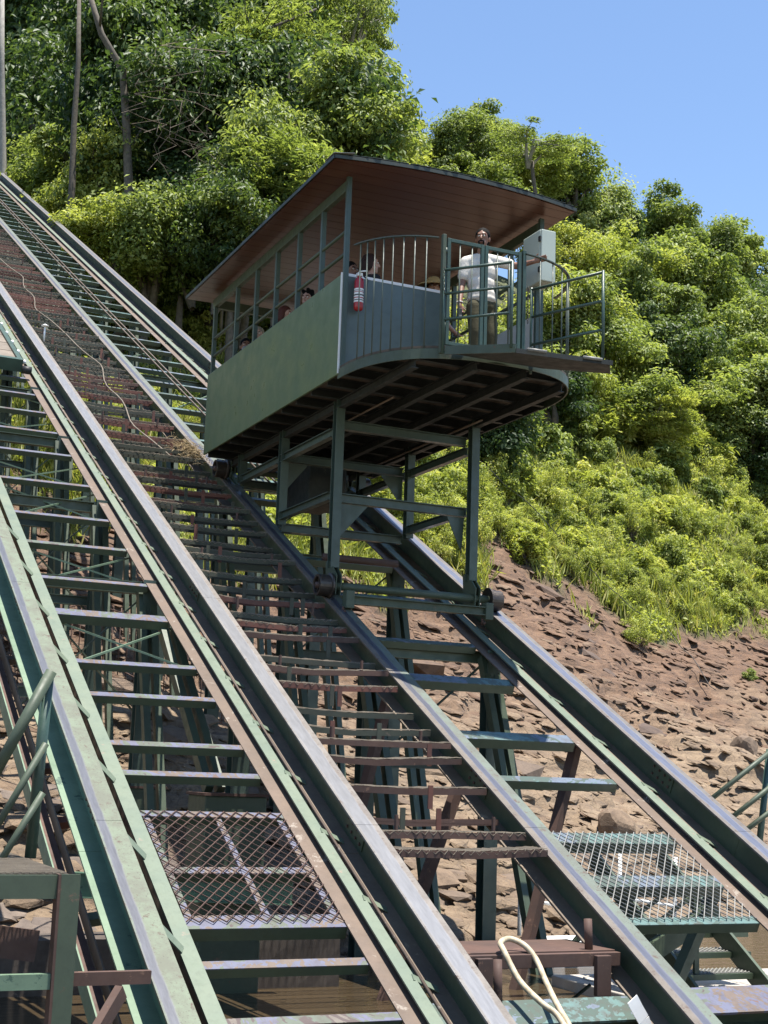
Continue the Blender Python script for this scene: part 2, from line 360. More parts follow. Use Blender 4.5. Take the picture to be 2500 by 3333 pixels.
for k in range(7):
    for nm in ('rock_hi', 'rock_lo', 'rock_rubble'):
        me = rock_mesh(k, (0.40, 0.5, 0.30, 0.6, 0.42, 0.35, 0.7)[k]); me.materials.append(M[nm]); RM[(k, nm)] = me
def put_rock(x, y, s, nm=None, parent=bank, sx=None):
    u = float(inland(np.array(x), np.array(y))); nm = nm or ('rock_lo' if u < 8+random.uniform(-3, 3) else 'rock_hi')
    o = bpy.data.objects.new('rock', RM[(random.randrange(7), nm)]); COL.objects.link(o); o.parent = parent
    o.location = (x, y, gz(x, y)+s*0.05); o.rotation_euler = (Matrix.Rotation(random.uniform(.1,.55), 3, 'X') @ Matrix.Rotation(random.uniform(-.2,.35), 3, 'Y') @ Matrix.Rotation(random.uniform(0, 6.28), 3, 'Z')).to_euler()
    k = sx or random.uniform(0.9, 1.7); o.scale = (s*k, s, s*random.uniform(0.6, 1)); return o
# pieces of rock that show on the bank: the largest ones singly, the small ones as one mass
cand = []
while len(cand) < 200:
    px = random.uniform(150, 2560); py = random.uniform(1880, 2980); d = ray(px, py); t = 13.0
    while t < 70:
        if d.z*t < float(base_z(np.array(d.x*t), np.array(d.y*t))): break
        t += 0.2
    x, y = d.x*t, d.y*t
    if t > 69 or float(veg(np.array(x), np.array(y))) > 0.5 or float(inland(np.array(x), np.array(y))) < 0.4: continue
    cand.append((x, y, min(0.75, 0.12*math.exp(random.gauss(0, 0.5)))*(1+t/70)))
for x, y, s in cand: put_rock(x, y, s)
# rubble heap left of the tracks, behind the wall
for k in range(90):
    x = random.uniform(1.3, 4.6); y = random.uniform(13.35, 17.5); put_rock(x, y, random.uniform(0.10, 0.30), 'rock_rubble', sx=random.uniform(0.9, 1.4))
def rock_stuff():
    n = 15000; r = np.random.RandomState(3); ang = np.radians(r.uniform(-6, 46, n*2)); d = 13*np.exp(r.uniform(0, math.log(60/13), n*2)); x = d*np.sin(ang); y = d*np.cos(ang)
    k = (veg(x, y) < 0.6) & (inland(x, y) > 0.2); x = x[k][:n]; y = y[k][:n]; n = len(x); z = ground_z(x, y)
    bmp = [np.array([q.co for q in RM[(i, 'rock_hi')].vertices]) for i in range(4)]; fac = np.array([list(p.vertices) for p in RM[(0, 'rock_hi')].polygons])
    vs_ = []; fs = []; s = np.minimum(0.05*np.exp(r.normal(0, 0.5, n))*(1+np.hypot(x, y)/60), 0.2); a = r.normal(0.3, 0.5, n); asp = r.uniform(1.2, 3.4, n)
    for i in range(n):
        b = bmp[i % 4]*s[i]; c, q = math.cos(a[i]), math.sin(a[i]); bx = b[:, 0]*asp[i]
        rx = bx*c-b[:, 1]*q; ry = bx*q+b[:, 1]*c; vs_.append(np.stack([rx+x[i], ry+y[i], b[:, 2]*0.7+z[i]+s[i]*0.05+0.40*ry-(0.16*rx if x[i] > 5.3 else 0)], -1)); fs.append(fac+i*len(b))
    V = np.concatenate(vs_); F = np.concatenate(fs); tone = np.repeat(np.clip(1-sstep(5, 13, inland(x, y))+r.normal(size=n)*.25, 0, 1), len(bmp[0]))
    me = bpy.data.meshes.new('loose_stones'); me.from_pydata(V.tolist(), [], F.tolist()); at_ = me.attributes.new('tone', 'FLOAT', 'POINT'); at_.data.foreach_set('value', tone.astype(np.float32))
    me.materials.append(M['ground']); o = link('loose_stones', me); tag(o, 'countless small loose stones lying on the rock ledges', 'stones', kind='stuff')
rock_stuff()

# ---------------------------------------------------------------- water
def water():
    m, nt, p, out = new_mat('muddy_water'); v = pos(nt, (1, 2.2, 1))
    nt.links.new(mixc(nt, noise(nt, 0.7, 3, 0.5, v), (0.045,0.032,0.018), (0.065,0.046,0.026)), p.inputs['Base Color'])
    p.inputs['Roughness'].default_value = 0.08; p.inputs['IOR'].default_value = 1.33
    bump(nt, p, noise(nt, 3.5, 5, 0.6, v, 0.6), 0.25, 0.05)
    mb = MB(); nx, ny = 30, 20
    for i in range(nx+1):
        for j in range(ny+1): mb.v.append((-40+90*i/nx, -25+65*j/ny, WATER))
    for i in range(nx):
        for j in range(ny):
            a = i*(ny+1)+j; mb.f.append((a, a+ny+1, a+ny+2, a+1)); mb.m.append(0)
    o = mb.build('river_water', m); tag(o, kind='structure', label='still muddy brown river water at the foot of the bank')
water()
# ---------------------------------------------------------------- tracks
XR = dict(A=(2.56, 2.76), B=(4.617, 4.815), C=(6.14, 6.36), D=(8.28, 8.48))
XI = dict(A=(2.90, 3.02), B=(4.36, 4.46), C=(6.47, 6.57), D=(8.02, 8.12))
Y0, Y1 = 6.2, 66.0
M['topA'] = worn_top('rail_top_A', 2.60, 0.030, (0.12,0.15,0.11), (0.125,0.155,0.105), (0.16,0.163,0.18)); M['topB'] = worn_top('rail_top_B', 4.70, 0.060, (0.17,0.16,0.15), (0.17,0.15,0.13), (0.25,0.25,0.26), 0.3)
M['topC'] = worn_top('rail_top_C', 6.235, 0.032, (0.13,0.11,0.09), (0.10,0.125,0.10), (0.17,0.175,0.21), 0.7); M['topD'] = worn_top('rail_top_D', 8.375, 0.045, (0.12,0.105,0.095), (0.12,0.11,0.10), (0.24,0.25,0.30), 0.8)
def main_beam(k, parent, web, low):
    x0, x1 = XR[k]; xc = (x0+x1)/2; w = x1-x0; mb = MB(); n = 14
    for i in range(n):
        ya = Y0+(Y1-Y0)*i/n; yb = Y0+(Y1-Y0)*(i+1)/n - 0.004; mb.ibeam(TP(xc, ya), TP(xc, yb), w, 0.275, (1,0,0), NT, ext=0.075 if k == 'A' else 0.045)
    o = mb.build('rail_beam', [M['top'+k], web, low], parent)
    return o
def guide_beam(k, parent, mats):
    x0, x1 = XI[k]; mb = MB(); e = 0.12                       # a channel lying open towards the middle of the track
    def blk(xa, xb, za, zb, mi):
        a, b = TP(0, Y0, -0.2), TP(0, Y1, -0.2); S = Vector((1,0,0))
        mb.hexa([a+S*xa+NT*za, a+S*xb+NT*za, b+S*xb+NT*za, b+S*xa+NT*za, a+S*xa+NT*zb, a+S*xb+NT*zb, b+S*xb+NT*zb, b+S*xa+NT*zb], mi)
    if k in 'BD': blk(x0, x1, -0.014, 0, 0); blk(x1-0.06, x1, -0.066, -0.014, 1); blk(x0-e, x1, -0.08, -0.066, 2)
    else: blk(x0, x1, -0.014, 0, 0); blk(x0, x0+0.06, -0.066, -0.014, 1); blk(x0, x1+0.03, -0.08, -0.066, 2)
    return mb.build('guide_beam', mats, parent)
left_track = thing('inclined_track', 'steep green steel track with worn grey rails carrying the low trolley', 'track', (3.7, 13, -2))
right_track = thing('inclined_track', 'steep green steel track with polished rails under the passenger cabin', 'track', (7.3, 14, -2))
main_beam('A', left_track, M['aged_teal'], M['aged_pale']); main_beam('B', left_track, M['green'], M['flange_low'])
main_beam('C', right_track, M['green'], M['flange_low']); main_beam('D', right_track, M['green'], M['flange_low'])
guide_beam('A', left_track, [M['pale'], M['groove'], M['cream']]); guide_beam('B', left_track, [M['pale'], M['groove'], M['cream']])
guide_beam('C', right_track, [M['pale'], M['groove'], M['cream']]); guide_beam('D', right_track, [M['pale'], M['groove'], M['cream']])
# ties
def tie_mesh(x0, x1, w, h, mats):
    mb = MB(); t = 0.008; d = DT
    def blk(s0, s1, z0, z1, mi):
        mb.hexa([Vector((x0,0,0))+DT*s0+NT*z0, Vector((x1,0,0))+DT*s0+NT*z0, Vector((x1,0,0))+DT*s1+NT*z0, Vector((x0,0,0))+DT*s1+NT*z0,
                 Vector((x0,0,0))+DT*s0+NT*z1, Vector((x1,0,0))+DT*s0+NT*z1, Vector((x1,0,0))+DT*s1+NT*z1, Vector((x0,0,0))+DT*s1+NT*z1], mi)
    blk(0, w, -t, 0, 0); blk(0, t, -h, -t, 1); blk(w-t, w, -h, -t, 1)
    return mb.mesh('tie', mats)
tAB = tie_mesh(3.055, 4.25, 0.085, 0.075, [M['tie'], M['green']]); tABw = tie_mesh(3.055, 4.25, 0.16, 0.10, [M['tie'], M['green']])
tCD = tie_mesh(6.605, 7.91, 0.10, 0.085, [M['tie_teal'], M['green']]); tCDw = tie_mesh(6.605, 7.91, 0.17, 0.10, [M['tie_teal'], M['green']])
def put_tie(me, y, parent, jit=0.0):
    o = link('tie', me, parent); o.location = (0, y, plane_z(y)-0.287+random.uniform(-jit, jit)); o.rotation_euler = (0, random.uniform(-.0004,.0004), random.uniform(-.003,.003)) if jit else (0,0,0)
tieAB = [8.76, 9.29, 9.70, 10.33, 11.05, 11.65, 12.12, 12.98, 13.63, 14.71, 15.63, 16.67, 17.64, 18.9, 20.2, 21.3, 22.35, 23.4, 24.4, 25.4, 26.5, 27.5, 28.5]
for y in tieAB: put_tie(tABw if y in (14.71, 9.70) else tAB, y, left_track, 0.004)
tieCD = [9.66, 10.15, 10.77, 11.75, 12.51, 13.72, 14.66, 15.9, 17.0, 18.1]
y = 19.2
while y < 62: tieCD.append(y); y += 0.92
for y in tieCD: put_tie(tCDw if y in (10.15, 10.77, 12.51, 13.72) else tCD, y, right_track, 0.004)
# little spacer tabs between rail beam and guide beam
for k, i in (('A', 0), ('B', 1), ('D', 2)):
    a = XR[k][1] if k == 'A' else XI[k][1]; b = XI[k][0] if k == 'A' else XR[k][0]; za, zb = (-0.03, -0.2) if k == 'A' else (-0.2, -0.29)
    mb = MB(); mb.bar((a-0.02, 0, za+0.004), (b+0.02, 0, zb+0.006), 0.07, 0.008, NT); me = mb.mesh('spacer_tab', M['pale'])
    yy = 7.3
    while yy < (17 if k == 'A' else 30):
        o = link('spacer_tab', me, left_track if k in 'AB' else right_track); o.location = (0, yy, plane_z(yy)); yy += 1.02 if k == 'A' else 0.86
# dark pipe between A and its guide beam, haul cables between C and D
MB().tube([TP(2.835, 6.5, -0.27), TP(2.835, 30, -0.27)], 0.028, 8).build('conduit_pipe', M['black'], left_track, True)
for x in (7.05, 7.16):
    MB().tube([TP(x, 19.5, -0.12), TP(x, 60, -0.12)], 0.016, 6).build('haul_cable', M['cream'], right_track, True)
MB().tube([TP(4.51, 6.5, -0.22), TP(4.51, 60, -0.22)], 0.014, 6).build('haul_cable', M['cream'], left_track, True)
# trestle bents
def h_column(mb, a, b, w=0.17, mi=0):
    mb.ibeam(a, b, w, w, (1,0,0), (0,1,0), 0.014, 0.012, (mi, mi, mi))
def bent(parent, xa, xb, y, single=False):
    za = plane_z(y)-0.37; g = gz((xa+xb)/2, y)-0.15
    if za-g < 0.25: return
    for x in ((xb,) if single else (xa, xb)):
        gx = gz(x, y)-0.2; mb = MB(); h_column(mb, (x, y-0.085, gx), (x, y-0.085, za)); mb.build('column', M['carriage'], parent)
    mb = MB(); mb.ibeam((xa, y, za+0.0), (xb, y, za+0.0), 0.11, 0.14, (0,1,0), (0,0,1), 0.012, 0.01, (0,0,0)); mb.build('cross_beam', M['green'], parent)
    if za-g > 1.6:
        mb = MB(); mb.ibeam((xa, y+0.02, za-1.25), (xb, y+0.02, za-1.25), 0.09, 0.12, (0,1,0), (0,0,1), 0.01, 0.01, (0,0,0)); mb.build('cross_beam', M['carriage'], parent)
        for x in ((xb,) if single else (xa, xb)):            # leaning strut, two channels side by side
            yb = y-1.55; gb = max(gz(x, yb), WATER-0.2)-0.1
            for s in (-0.065, 0.065): MB().bar((x+s-0.02, yb, gb), (x+s-0.02, y-0.12, za-0.08), 0.075, 0.11, (0,0,1)).build('strut', M['green'], parent)
    for s in (1, -1):
        p0 = Vector((xa if s > 0 else xb, y+0.05, max(g+0.5, za-1.5))); p1 = Vector((xb if s > 0 else xa, y+0.05, za-0.15)); mb = MB(); mb.bar(p0, p1, 0.016, 0.045, (0,1,0)); mb.build('tie_rod', M['green_rust'], parent)
for y in (15.96, 18.55, 21.3, 24.0, 27.0): bent(left_track, 2.96, 4.30, y, y < 20)
for y in (14.75, 17.4, 20.3, 23.3, 26.4, 29.5, 32.6, 36, 39.5, 43, 47, 51, 55): bent(right_track, 6.52, 8.07, y)
# plan bracing rods under the ties of the left track
for a, b in ((15.85, 16.85), (17.85, 19.05), (19.15, 20.15), (21.35, 22.3), (23.4, 24.4), (13.85, 14.9)):
    for s in (0, 1):
        MB().bar(TP(3.02 if s else 4.36, a, -0.42), TP(4.36 if s else 3.02, b, -0.42), 0.02, 0.02).build('brace_rod', M['aged_pale'], left_track)
for a, b in ((20.2, 22.1), (23.9, 25.8), (27.6, 29.4), (31.2, 33), (35, 37), (39, 41)):
    for s in (0, 1):
        MB().bar(TP(6.57 if s else 8.02, a, -0.42), TP(8.02 if s else 6.57, b, -0.42), 0.02, 0.02).build('brace_rod', M['aged_pale'], right_track)
# lower left bent on painted steel-jacketed footings
for x, w, yf, col in ((4.42, 0.6, 12.75, True), (4.36, 0.5, 15.7, False)):
    mb = MB(); mb.box(x-w/2, x+w/2, yf, yf+0.53, gz(x, yf)-0.5, -0.26); mb.build('footing', M['green_rust'], left_track, bevel=0.015)
    mb = MB(); mb.box(x-w/2-0.015, x+w/2+0.015, yf-0.015, yf+0.545, -0.26, -0.235); mb.build('footing_cap', M['rust'], left_track)
    if not col: continue
    mb = MB(); h_column(mb, (x+0.03, 12.93, -0.235), (x+0.03, 12.93, plane_z(13.0)-0.42)); mb.build('column', M['carriage'], left_track)
    for s in (-0.06, 0.06): MB().bar((x-0.1+s, 13.1, -0.22), (x-0.15+s, 14.8, plane_z(14.8)-0.42), 0.075, 0.11).build('strut', M['green'], left_track)
MB().ibeam((3.0, 12.9, -0.95), (4.95, 12.6, -1.0), 0.1, 0.22, (0,1,0), (0,0,1), 0.012, 0.01, (0,0,0)).build('cross_beam', M['aged_teal'], left_track)
# right track lower struts
for x, ya, yb in ((8.05, 12.7, 11.2), (6.5, 12.2, 10.9), (6.5, 13.9, 12.4), (8.05, 10.4, 9.0)):
    mb = MB(); mb.bar((x, ya, plane_z(ya)-0.4), (x-0.9, yb+1.2, max(gz(x-0.9, yb+1.2), WATER)-0.2), 0.10, 0.09); mb.build('strut', M['rust'] if ya > 11 else M['green'], right_track)

# expanded-metal and chain-link panels laid over the ties
def lattice(x0, x1, y0, y1, nx, ny, r, off, slope=True):
    mb = MB(); f = (lambda x, y, dz=0: TP(x, y, off+dz)) if slope else (lambda x, y, dz=0: Vector((x, y, off+dz)))
    for i in range(-ny, nx):
        for s in (1, -1):
            pts = []
            for j in range(ny+1):
                u = (i+j) if s > 0 else (i+ny-j)
                if 0 <= u <= nx: pts.append((u, j))
            if len(pts) >= 2:
                p = [f(x0+(x1-x0)*u/nx, y0+(y1-y0)*j/ny, 0.003*s) for u, j in (pts[0], pts[-1])]
                mb.bar(p[0], p[1], r*2, r*2)
    return mb
lattice(3.06, 4.24, 9.74, 11.10, 12, 13, 0.0036, -0.268).build('mesh_panel', M['rust'], left_track)
for x in (3.10, 3.68, 4.20): MB().bar(TP(x, 9.82, -0.30), TP(x, 11.04, -0.30), 0.05, 0.02, NT).build('panel_bar', M['tie'], left_track)
lattice(6.61, 7.90, 9.70, 10.90, 17, 13, 0.0035, -0.268).build('mesh_panel', M['galv'], right_track)
# gravity-worn wide bottom beams
MB().ibeam(TP(4.45, 8.80, -0.30), TP(6.2, 8.80, -0.30), 0.26, 0.2, DT, NT, 0.02, 0.02, (0,1,1)).build('end_beam', [M['tie_teal'], M['green']], right_track)
MB().ibeam(TP(6.3, 8.84, -0.30), TP(8.6, 8.84, -0.30), 0.30, 0.22, DT, NT, 0.02, 0.02, (0,1,1)).build('end_beam', [M['tie'], M['green']], right_track)

# ---------------------------------------------------------------- stairway between the tracks
stair = thing('stairway', 'long stairway of bent mesh-covered steel treads between the two tracks', 'stairway', (5.48, 12, -2))
def step_meshes(seed):
    r = random.Random(seed); n = 9; x0, x1 = 4.822, 6.135; D = 0.235
    amp = r.choice((-.03, -.018, -.008, -.004, .006)); kk = r.uniform(.35, .65); sag = [amp*(1-abs(i/(n-1)-kk)/max(kk, 1-kk))**1.2 if 0 < i < n-1 else 0.0 for i in range(n)]
    X = [x0+(x1-x0)*i/(n-1) for i in range(n)]; mb = MB()
    for yy, h in ((0.0, 0.05), (D, 0.04)):
        for i in range(n-1):
            a = (X[i], yy, sag[i]); b = (X[i+1], yy, sag[i+1]); t = 0.010
            mb.hexa([(a[0], yy, a[2]-h), (b[0], yy, b[2]-h), (b[0], yy+t, b[2]-h), (a[0], yy+t, a[2]-h), (a[0], yy, a[2]), (b[0], yy, b[2]), (b[0], yy+t, b[2]), (a[0], yy+t, a[2])])
    for x in (x0, x1-0.012): mb.box(x, x+0.012, 0.0105, D-0.0005, -0.04, -0.008)
    me_join = mb
    g = MB(); nx, ny = 34, 6; sg = lambda x: np.interp(x, X, sag)
    W = [[(x0+(x1-x0)*i/nx, 0.012+(D-0.012)*j/ny + r.uniform(-.004,.004), 0) for j in range(ny+1)] for i in range(nx+1)]
    buck = r.choice((0.002, 0.003, 0.006))
    def P(i, j):
        x, yy, _ = W[i][j]; return Vector((x, yy, float(sg(x))+0.006+buck*((i*7+j*5) % 3-0.5)))
    for i in range(nx):
        for j in range(ny):
            a, b = ((i, j), (i+1, j+1)) if (i+j) % 2 == 0 else ((i, j+1), (i+1, j))
            p, q = P(*a), P(*b); g.add([p+Vector((0,-.0035,0)), p+Vector((0,.0035,0)), q+Vector((0,.0035,0)), q+Vector((0,-.0035,0)), p+Vector((0,0,.006)), q+Vector((0,0,.006))], [(0,3,5,4),(1,4,5,2),(0,1,2,3)])
    for i in range(0, nx if seed % 2 else 0, 2):            # loops bent over the front bar
        p = P(i, 0); q = P(i+1, 0); g.bar(p+Vector((0,-.014,-.028)), q+Vector((0,-.008,.004)), .0045, .0045); g.bar(q+Vector((0,-.008,.004)), P(min(i+2, nx), 0)+Vector((0,-.014,-.028)), .0045, .0045)
    return mb, g
SM = []
for k in range(6):
    a, b = step_meshes(k); SM.append(({nm: a.mesh('step', M[nm]) for nm in ('tread_green', 'rust', 'rust_red')}, b.mesh('grating', M['wire'])))
solid = MB().box(4.822, 6.135, 0, 0.235, -0.05, -0.042).mesh('tread_plate', M['rust'])
y = 10.12; k = 0
while y < 60:
    v = SM[random.randrange(6)]; nm = random.choice(('tread_green',)*5+('rust', 'rust_red')) if y > 12 else 'rust'
    if y > 20 and random.random() < 0.18: nm = 'rust_red'
    o = link('step', v[0][nm], stair); o.location = (0, y, plane_z(y)-0.055+random.uniform(-.012,.01)); o.rotation_euler = (random.uniform(-.03,.03), random.uniform(-.012,.012), random.uniform(-.012,.012))
    g = link('grating', v[1] if k != 2 else solid, o, True); g.location = (0,0,0)
    # short uprights joining one tread to the next
    if y < 30 and k % 3 != 0:
        xs = [random.uniform(5.0, 6.0) for _ in range(2)]
        for x in xs[:1+(k % 2)]:
            b = MB().box(x-0.022, x+0.022, y+0.16, y+0.172, plane_z(y)-0.06, plane_z(y)+0.135).build('riser_plate', M['rust_red' if random.random() < .5 else 'tread_green'], stair)
    if k % 4 == 1 and y < 40:
        for x in (4.98, 5.86): MB().tube([(x, y+0.02, plane_z(y)-0.06), (x, y+0.02, plane_z(y)+0.08)], 0.016, 8).build('peg', M['rust'], stair)
    y += 0.348; k += 1
# lighting cable trailing down the stairs
pts = []; yy = 19.9
while yy < 40:
    pts.append(TP(5.62+0.13*math.sin(yy*0.8)+0.06*math.sin(yy*2.3)-0.022*(yy-19.9), yy, -0.015+0.02*math.sin(yy*3.1))); yy += 0.35
tag(MB().tube(pts, 0.011, 5).build('loose_cable', M['wire'], None, True), 'thin pale cable trailing down over the stair treads', 'cable')

# bolted splice plates on the webs
for k, tr_, ys in (('B', left_track, (10.6, 15.3, 20.4)), ('C', right_track, (11.4, 22.0)), ('D', right_track, (11.6, 27.0)), ('A', left_track, (10.9, 14.6))):
    xw = (XR[k][0]+XR[k][1])/2-0.0062
    for yy in ys:
        q = [TP(xw, yy-.17)-NT*.215, TP(xw, yy+.17)-NT*.215, TP(xw, yy+.17)-NT*.06, TP(xw, yy-.17)-NT*.06]; pl = MB().prism(q, (-.010, 0, 0)).build('splice_plate', M['aged_teal'] if k == 'A' else M['green'], tr_)
        for i in range(4):
            for j in range(2):
                c = TP(xw-.010, yy-.125+i*.083)-NT*(.10+.075*j); MB().tube([c, c-Vector((.012, 0, 0))], .013, 6).build('bolt', M['rust'], pl)
# ---------------------------------------------------------------- passenger cabin
cabin = thing('funicular_cabin', 'dark green open-sided passenger cabin with wooden ceiling on a stilted undercarriage', 'cable car', (7.15, 16.6, 2.6))
XL, XQ, YF, YB, ZF, ZP, ZC = 5.85, 8.45, 14.18, 19.0, 4.32, 5.48, 6.66
XM = (XL+XQ)/2; HW = (XQ-XL)/2
def yfront(x):
    t = min(1.0, abs((x-XM)/HW)); return YF-1.42*(1-t**2.5)**(1/2.5)
def arc(x0, x1, n=40):                                       # points on the bowed front, evenly spaced along its length
    fine = [(x0+(x1-x0)*(0.5-0.5*math.cos(math.pi*i/600)), 0) for i in range(601)]; fine = [(x, yfront(x)) for x, _ in fine]
    L = [0]
    for a, b in zip(fine, fine[1:]): L.append(L[-1]+math.dist(a, b))
    return [(float(np.interp(L[-1]*i/n, L, [q[0] for q in fine])), float(np.interp(L[-1]*i/n, L, [q[1] for q in fine]))) for i in range(n+1)]
# floor, rim, joists
out = [(XL+0.02, YB)]+[(x, y) for x, y in arc(XL+0.001, XQ-0.001, 48)]+[(XQ-0.02, YB)]
def floor_mat():
    m, nt, p, o = new_mat('plywood_floor'); v = pos(nt, (1, 4, 1))
    nt.links.new(ramp(nt, noise(nt, 3, 6, 0.7, v), [(0.3, (0.05,0.038,0.028)), (0.7, (0.11,0.085,0.062))]), p.inputs['Base Color']); p.inputs['Roughness'].default_value = 0.8; return m
M['ply'] = floor_mat()
MB().prism([(x, y, 4.385) for x, y in out], (0, 0, 0.025)).build('floor', M['ply'], cabin)
mb = MB(); A = arc(XL, XQ, 48)
for (xa, ya), (xb, yb) in zip(A, A[1:]): mb.bar((xa, ya, 4.325), (xb, yb, 4.325), 0.014, 0.11)
mb.build('floor_rim', M['green_rust'], cabin)
mb = MB(); mb.bar((XQ-0.01, YF, 4.33), (XQ-0.01, YB, 4.33), 0.02, 0.11); mb.build('floor_rim', M['under'], cabin)
for k in range(13):
    yy = 13.1+k*0.485
    lo = XL+0.03; hi = XQ-0.03
    if yy < YF+0.02:
        xs = [x for x in np.linspace(XL, XQ, 400) if yfront(x) < yy-0.03]; lo, hi = min(xs)+.02, max(xs)-.02
    MB().ibeam((lo, yy, 4.384), (hi, yy, 4.384), 0.06, 0.10, (0,1,0), (0,0,1), 0.008, 0.008, (0,0,0)).build('joist', M['under'], cabin)
for x in (6.26, 6.86, 7.46, 8.06): MB().ibeam((x, yfront(x)+0.05, 4.285), (x, YB, 4.285), 0.075, 0.10, (1,0,0), (0,0,1), 0.01, 0.01, (0,0,0)).build('bearer', M['under'], cabin)
for x, y0 in ((6.55, 14.2), (7.9, 14.6)): MB().tube([(x, y0, 4.17), (x, y0+3.6, 4.17)], 0.012, 6).build('brake_rod', M['cream'], cabin, True)
# sides
MB().box(XL-0.015, XL+0.012, YF-0.012, YB, ZF, ZP).build('side_panel', M['panel'], cabin, bevel=0.004)
MB().box(XL-0.02, XL+0.0, YF-0.03, YF-0.0125, ZF+0.01, ZP+0.02).build('edge_strip', M['white'], cabin)
MB().box(XQ-0.02, XQ+0.01, YF+0.02, YB, ZF+0.04, ZP).build('side_panel', M['white'], cabin)
MB().box(XL+0.02, XQ-0.03, YB-0.02, YB+0.01, ZF+0.04, ZP).build('rear_panel', M['panel'], cabin)
MB().box(XL+0.002, 7.08, YF-0.009, YF+0.012, ZF+0.075, ZP-0.005).build('bulkhead', M['panel_sky_tint'], cabin)
MB().box(XL+0.002, 7.085, YF-0.014, YF+0.018, ZP-0.004, ZP+0.028).build('edge_strip', M['white'], cabin)
MB().box(6.86, 6.866, YF-0.014, YF-0.0095, ZF+0.1, ZP-0.03).build('bulkhead_seam', M['panel_sky_tint'], cabin)
PY = [14.15, 14.88, 15.64, 16.41, 17.17, 17.96, 18.93]
for side, x in ((0, XL+0.03), (1, XQ-0.04)):
    for i, yy in enumerate(PY):
        z0 = 4.40 if i == 0 else ZP-0.02
        MB().box(x-0.028, x+0.028, yy-0.026, yy+0.026, z0, ZC-0.02 if i == 0 else 6.50).build('post', M['carriage'], cabin, bevel=0.004)
    MB().box(x-0.03, x+0.03, PY[0]+0.028, YB, 6.475, 6.60).build('roof_beam', M['green'], cabin, bevel=0.004)
    for z in (6.00, 5.735): MB().tube([(x, PY[0], z), (x, YB-0.05, z+0.01)], 0.021, 8).build('handrail', M['green'], cabin, True)
MB().box(XL+0.03, XQ-0.03, YB-0.06, YB-0.0, 6.475, 6.60).build('roof_beam', M['green'], cabin)
# roof: ceiling boards, backing, sheet
def wood():
    m, nt, p, o = new_mat('varnished_ceiling_board'); v = pos(nt, (0.7, 9, 3)); r = N(nt, 'ShaderNodeObjectInfo')
    c = ramp(nt, noise(nt, 2.5, 6, 0.65, v, 0.4), [(0.3, (0.075,0.028,0.017)), (0.7, (0.125,0.048,0.028))])
    c = mixc(nt, maprange(nt, r.outputs['Random'], 0, 1, 0, 0.35), c, (0.055,0.021,0.014))
    nt.links.new(c, p.inputs['Base Color']); p.inputs['Roughness'].default_value = 0.33; bump(nt, p, noise(nt, 6, 4, 0.6, v), 0.08, 0.004); return m
M['wood'] = wood()
RX0, RX1, RY1 = 5.55, 8.68, 19.32
def rfront(x): return 13.80-0.15*(1-((x-7.115)/1.565)**2)
def crown(x): return ZC+0.02*(1-((x-7.115)/1.565)**2)
nb = 28; ystep = (RY1-13.45)/nb
for k in range(nb):
    ya = 13.45+k*ystep+0.0035; yb = 13.45+(k+1)*ystep-0.0035; mb = MB(); xs = np.linspace(RX0+0.012, RX1-0.012, 25); prev = None
    for x0, x1 in zip(xs, xs[1:]):
        a0 = max(ya, rfront(x0)+0.02); a1 = max(ya, rfront(x1)+0.02)
        if a0 >= yb and a1 >= yb: continue
        a0 = min(a0, yb-0.001); a1 = min(a1, yb-0.001)
        z0, z1 = crown(x0), crown(x1)
        mb.hexa([(x0,a0,z0),(x1,a1,z1),(x1,yb,z1),(x0,yb,z0),(x0,a0,z0+.012),(x1,a1,z1+.012),(x1,yb,z1+.012),(x0,yb,z0+.012)])
    if mb.f: mb.build('ceiling_board', M['wood'], cabin)
M['roof_dark'] = paint('roof_sheet', (0.035,0.045,0.038), (0.02,0.025,0.022), (0.3,0.3,0.28), 0.03, 0.05, 0.5)
mb = MB(); xs = np.linspace(RX0, RX1, 30)
for x0, x1 in zip(xs, xs[1:]):
    mb.hexa([(x0,rfront(x0),crown(x0)+.014),(x1,rfront(x1),crown(x1)+.014),(x1,RY1,crown(x1)+.014),(x0,RY1,crown(x0)+.014),(x0,rfront(x0),crown(x0)+.05),(x1,rfront(x1),crown(x1)+.05),(x1,RY1,crown(x1)+.05),(x0,RY1,crown(x0)+.05)])
roofp = mb.build('roof_sheet', M['roof_dark'], cabin)
mb = MB()
for x0, x1 in zip(xs, xs[1:]): mb.bar((x0, rfront(x0)-0.008, crown(x0)+0.022), (x1, rfront(x1)-0.008, crown(x1)+0.022), 0.014, 0.04)
mb.build('fascia', M['roof_dark'], roofp)
MB().bar((RX0-0.008, 13.8, ZC+0.02), (RX0-0.008, RY1, ZC+0.02), 0.014, 0.04).build('fascia', M['roof_dark'], roofp)
MB().prism([(RX0-0.02, 13.78, ZC+.055), (RX0+0.20, 13.70, ZC+.062), (RX0+0.18, 14.0, ZC+.062), (RX0-0.02, 14.05, ZC+.055)], (0,0,.006)).build('flashing', M['galv'], roofp)
r_ = random.Random(4)
for k in range(26):                                          # ragged edge of the roofing felt, piece by piece
    x = RX0+0.1+(RX1-RX0-0.2)*k/25; w = r_.uniform(0.04, 0.07)
    MB().prism([(x-w, rfront(x-w)-0.012, crown(x)+.052), (x+w, rfront(x+w)-0.012-r_.uniform(0,.02), crown(x)+.052), (x+w, rfront(x)+.2, crown(x)+.056), (x-w, rfront(x)+.2, crown(x)+.056)], (0,0,.006)).build('roofing_piece', M['roof_dark'], roofp)
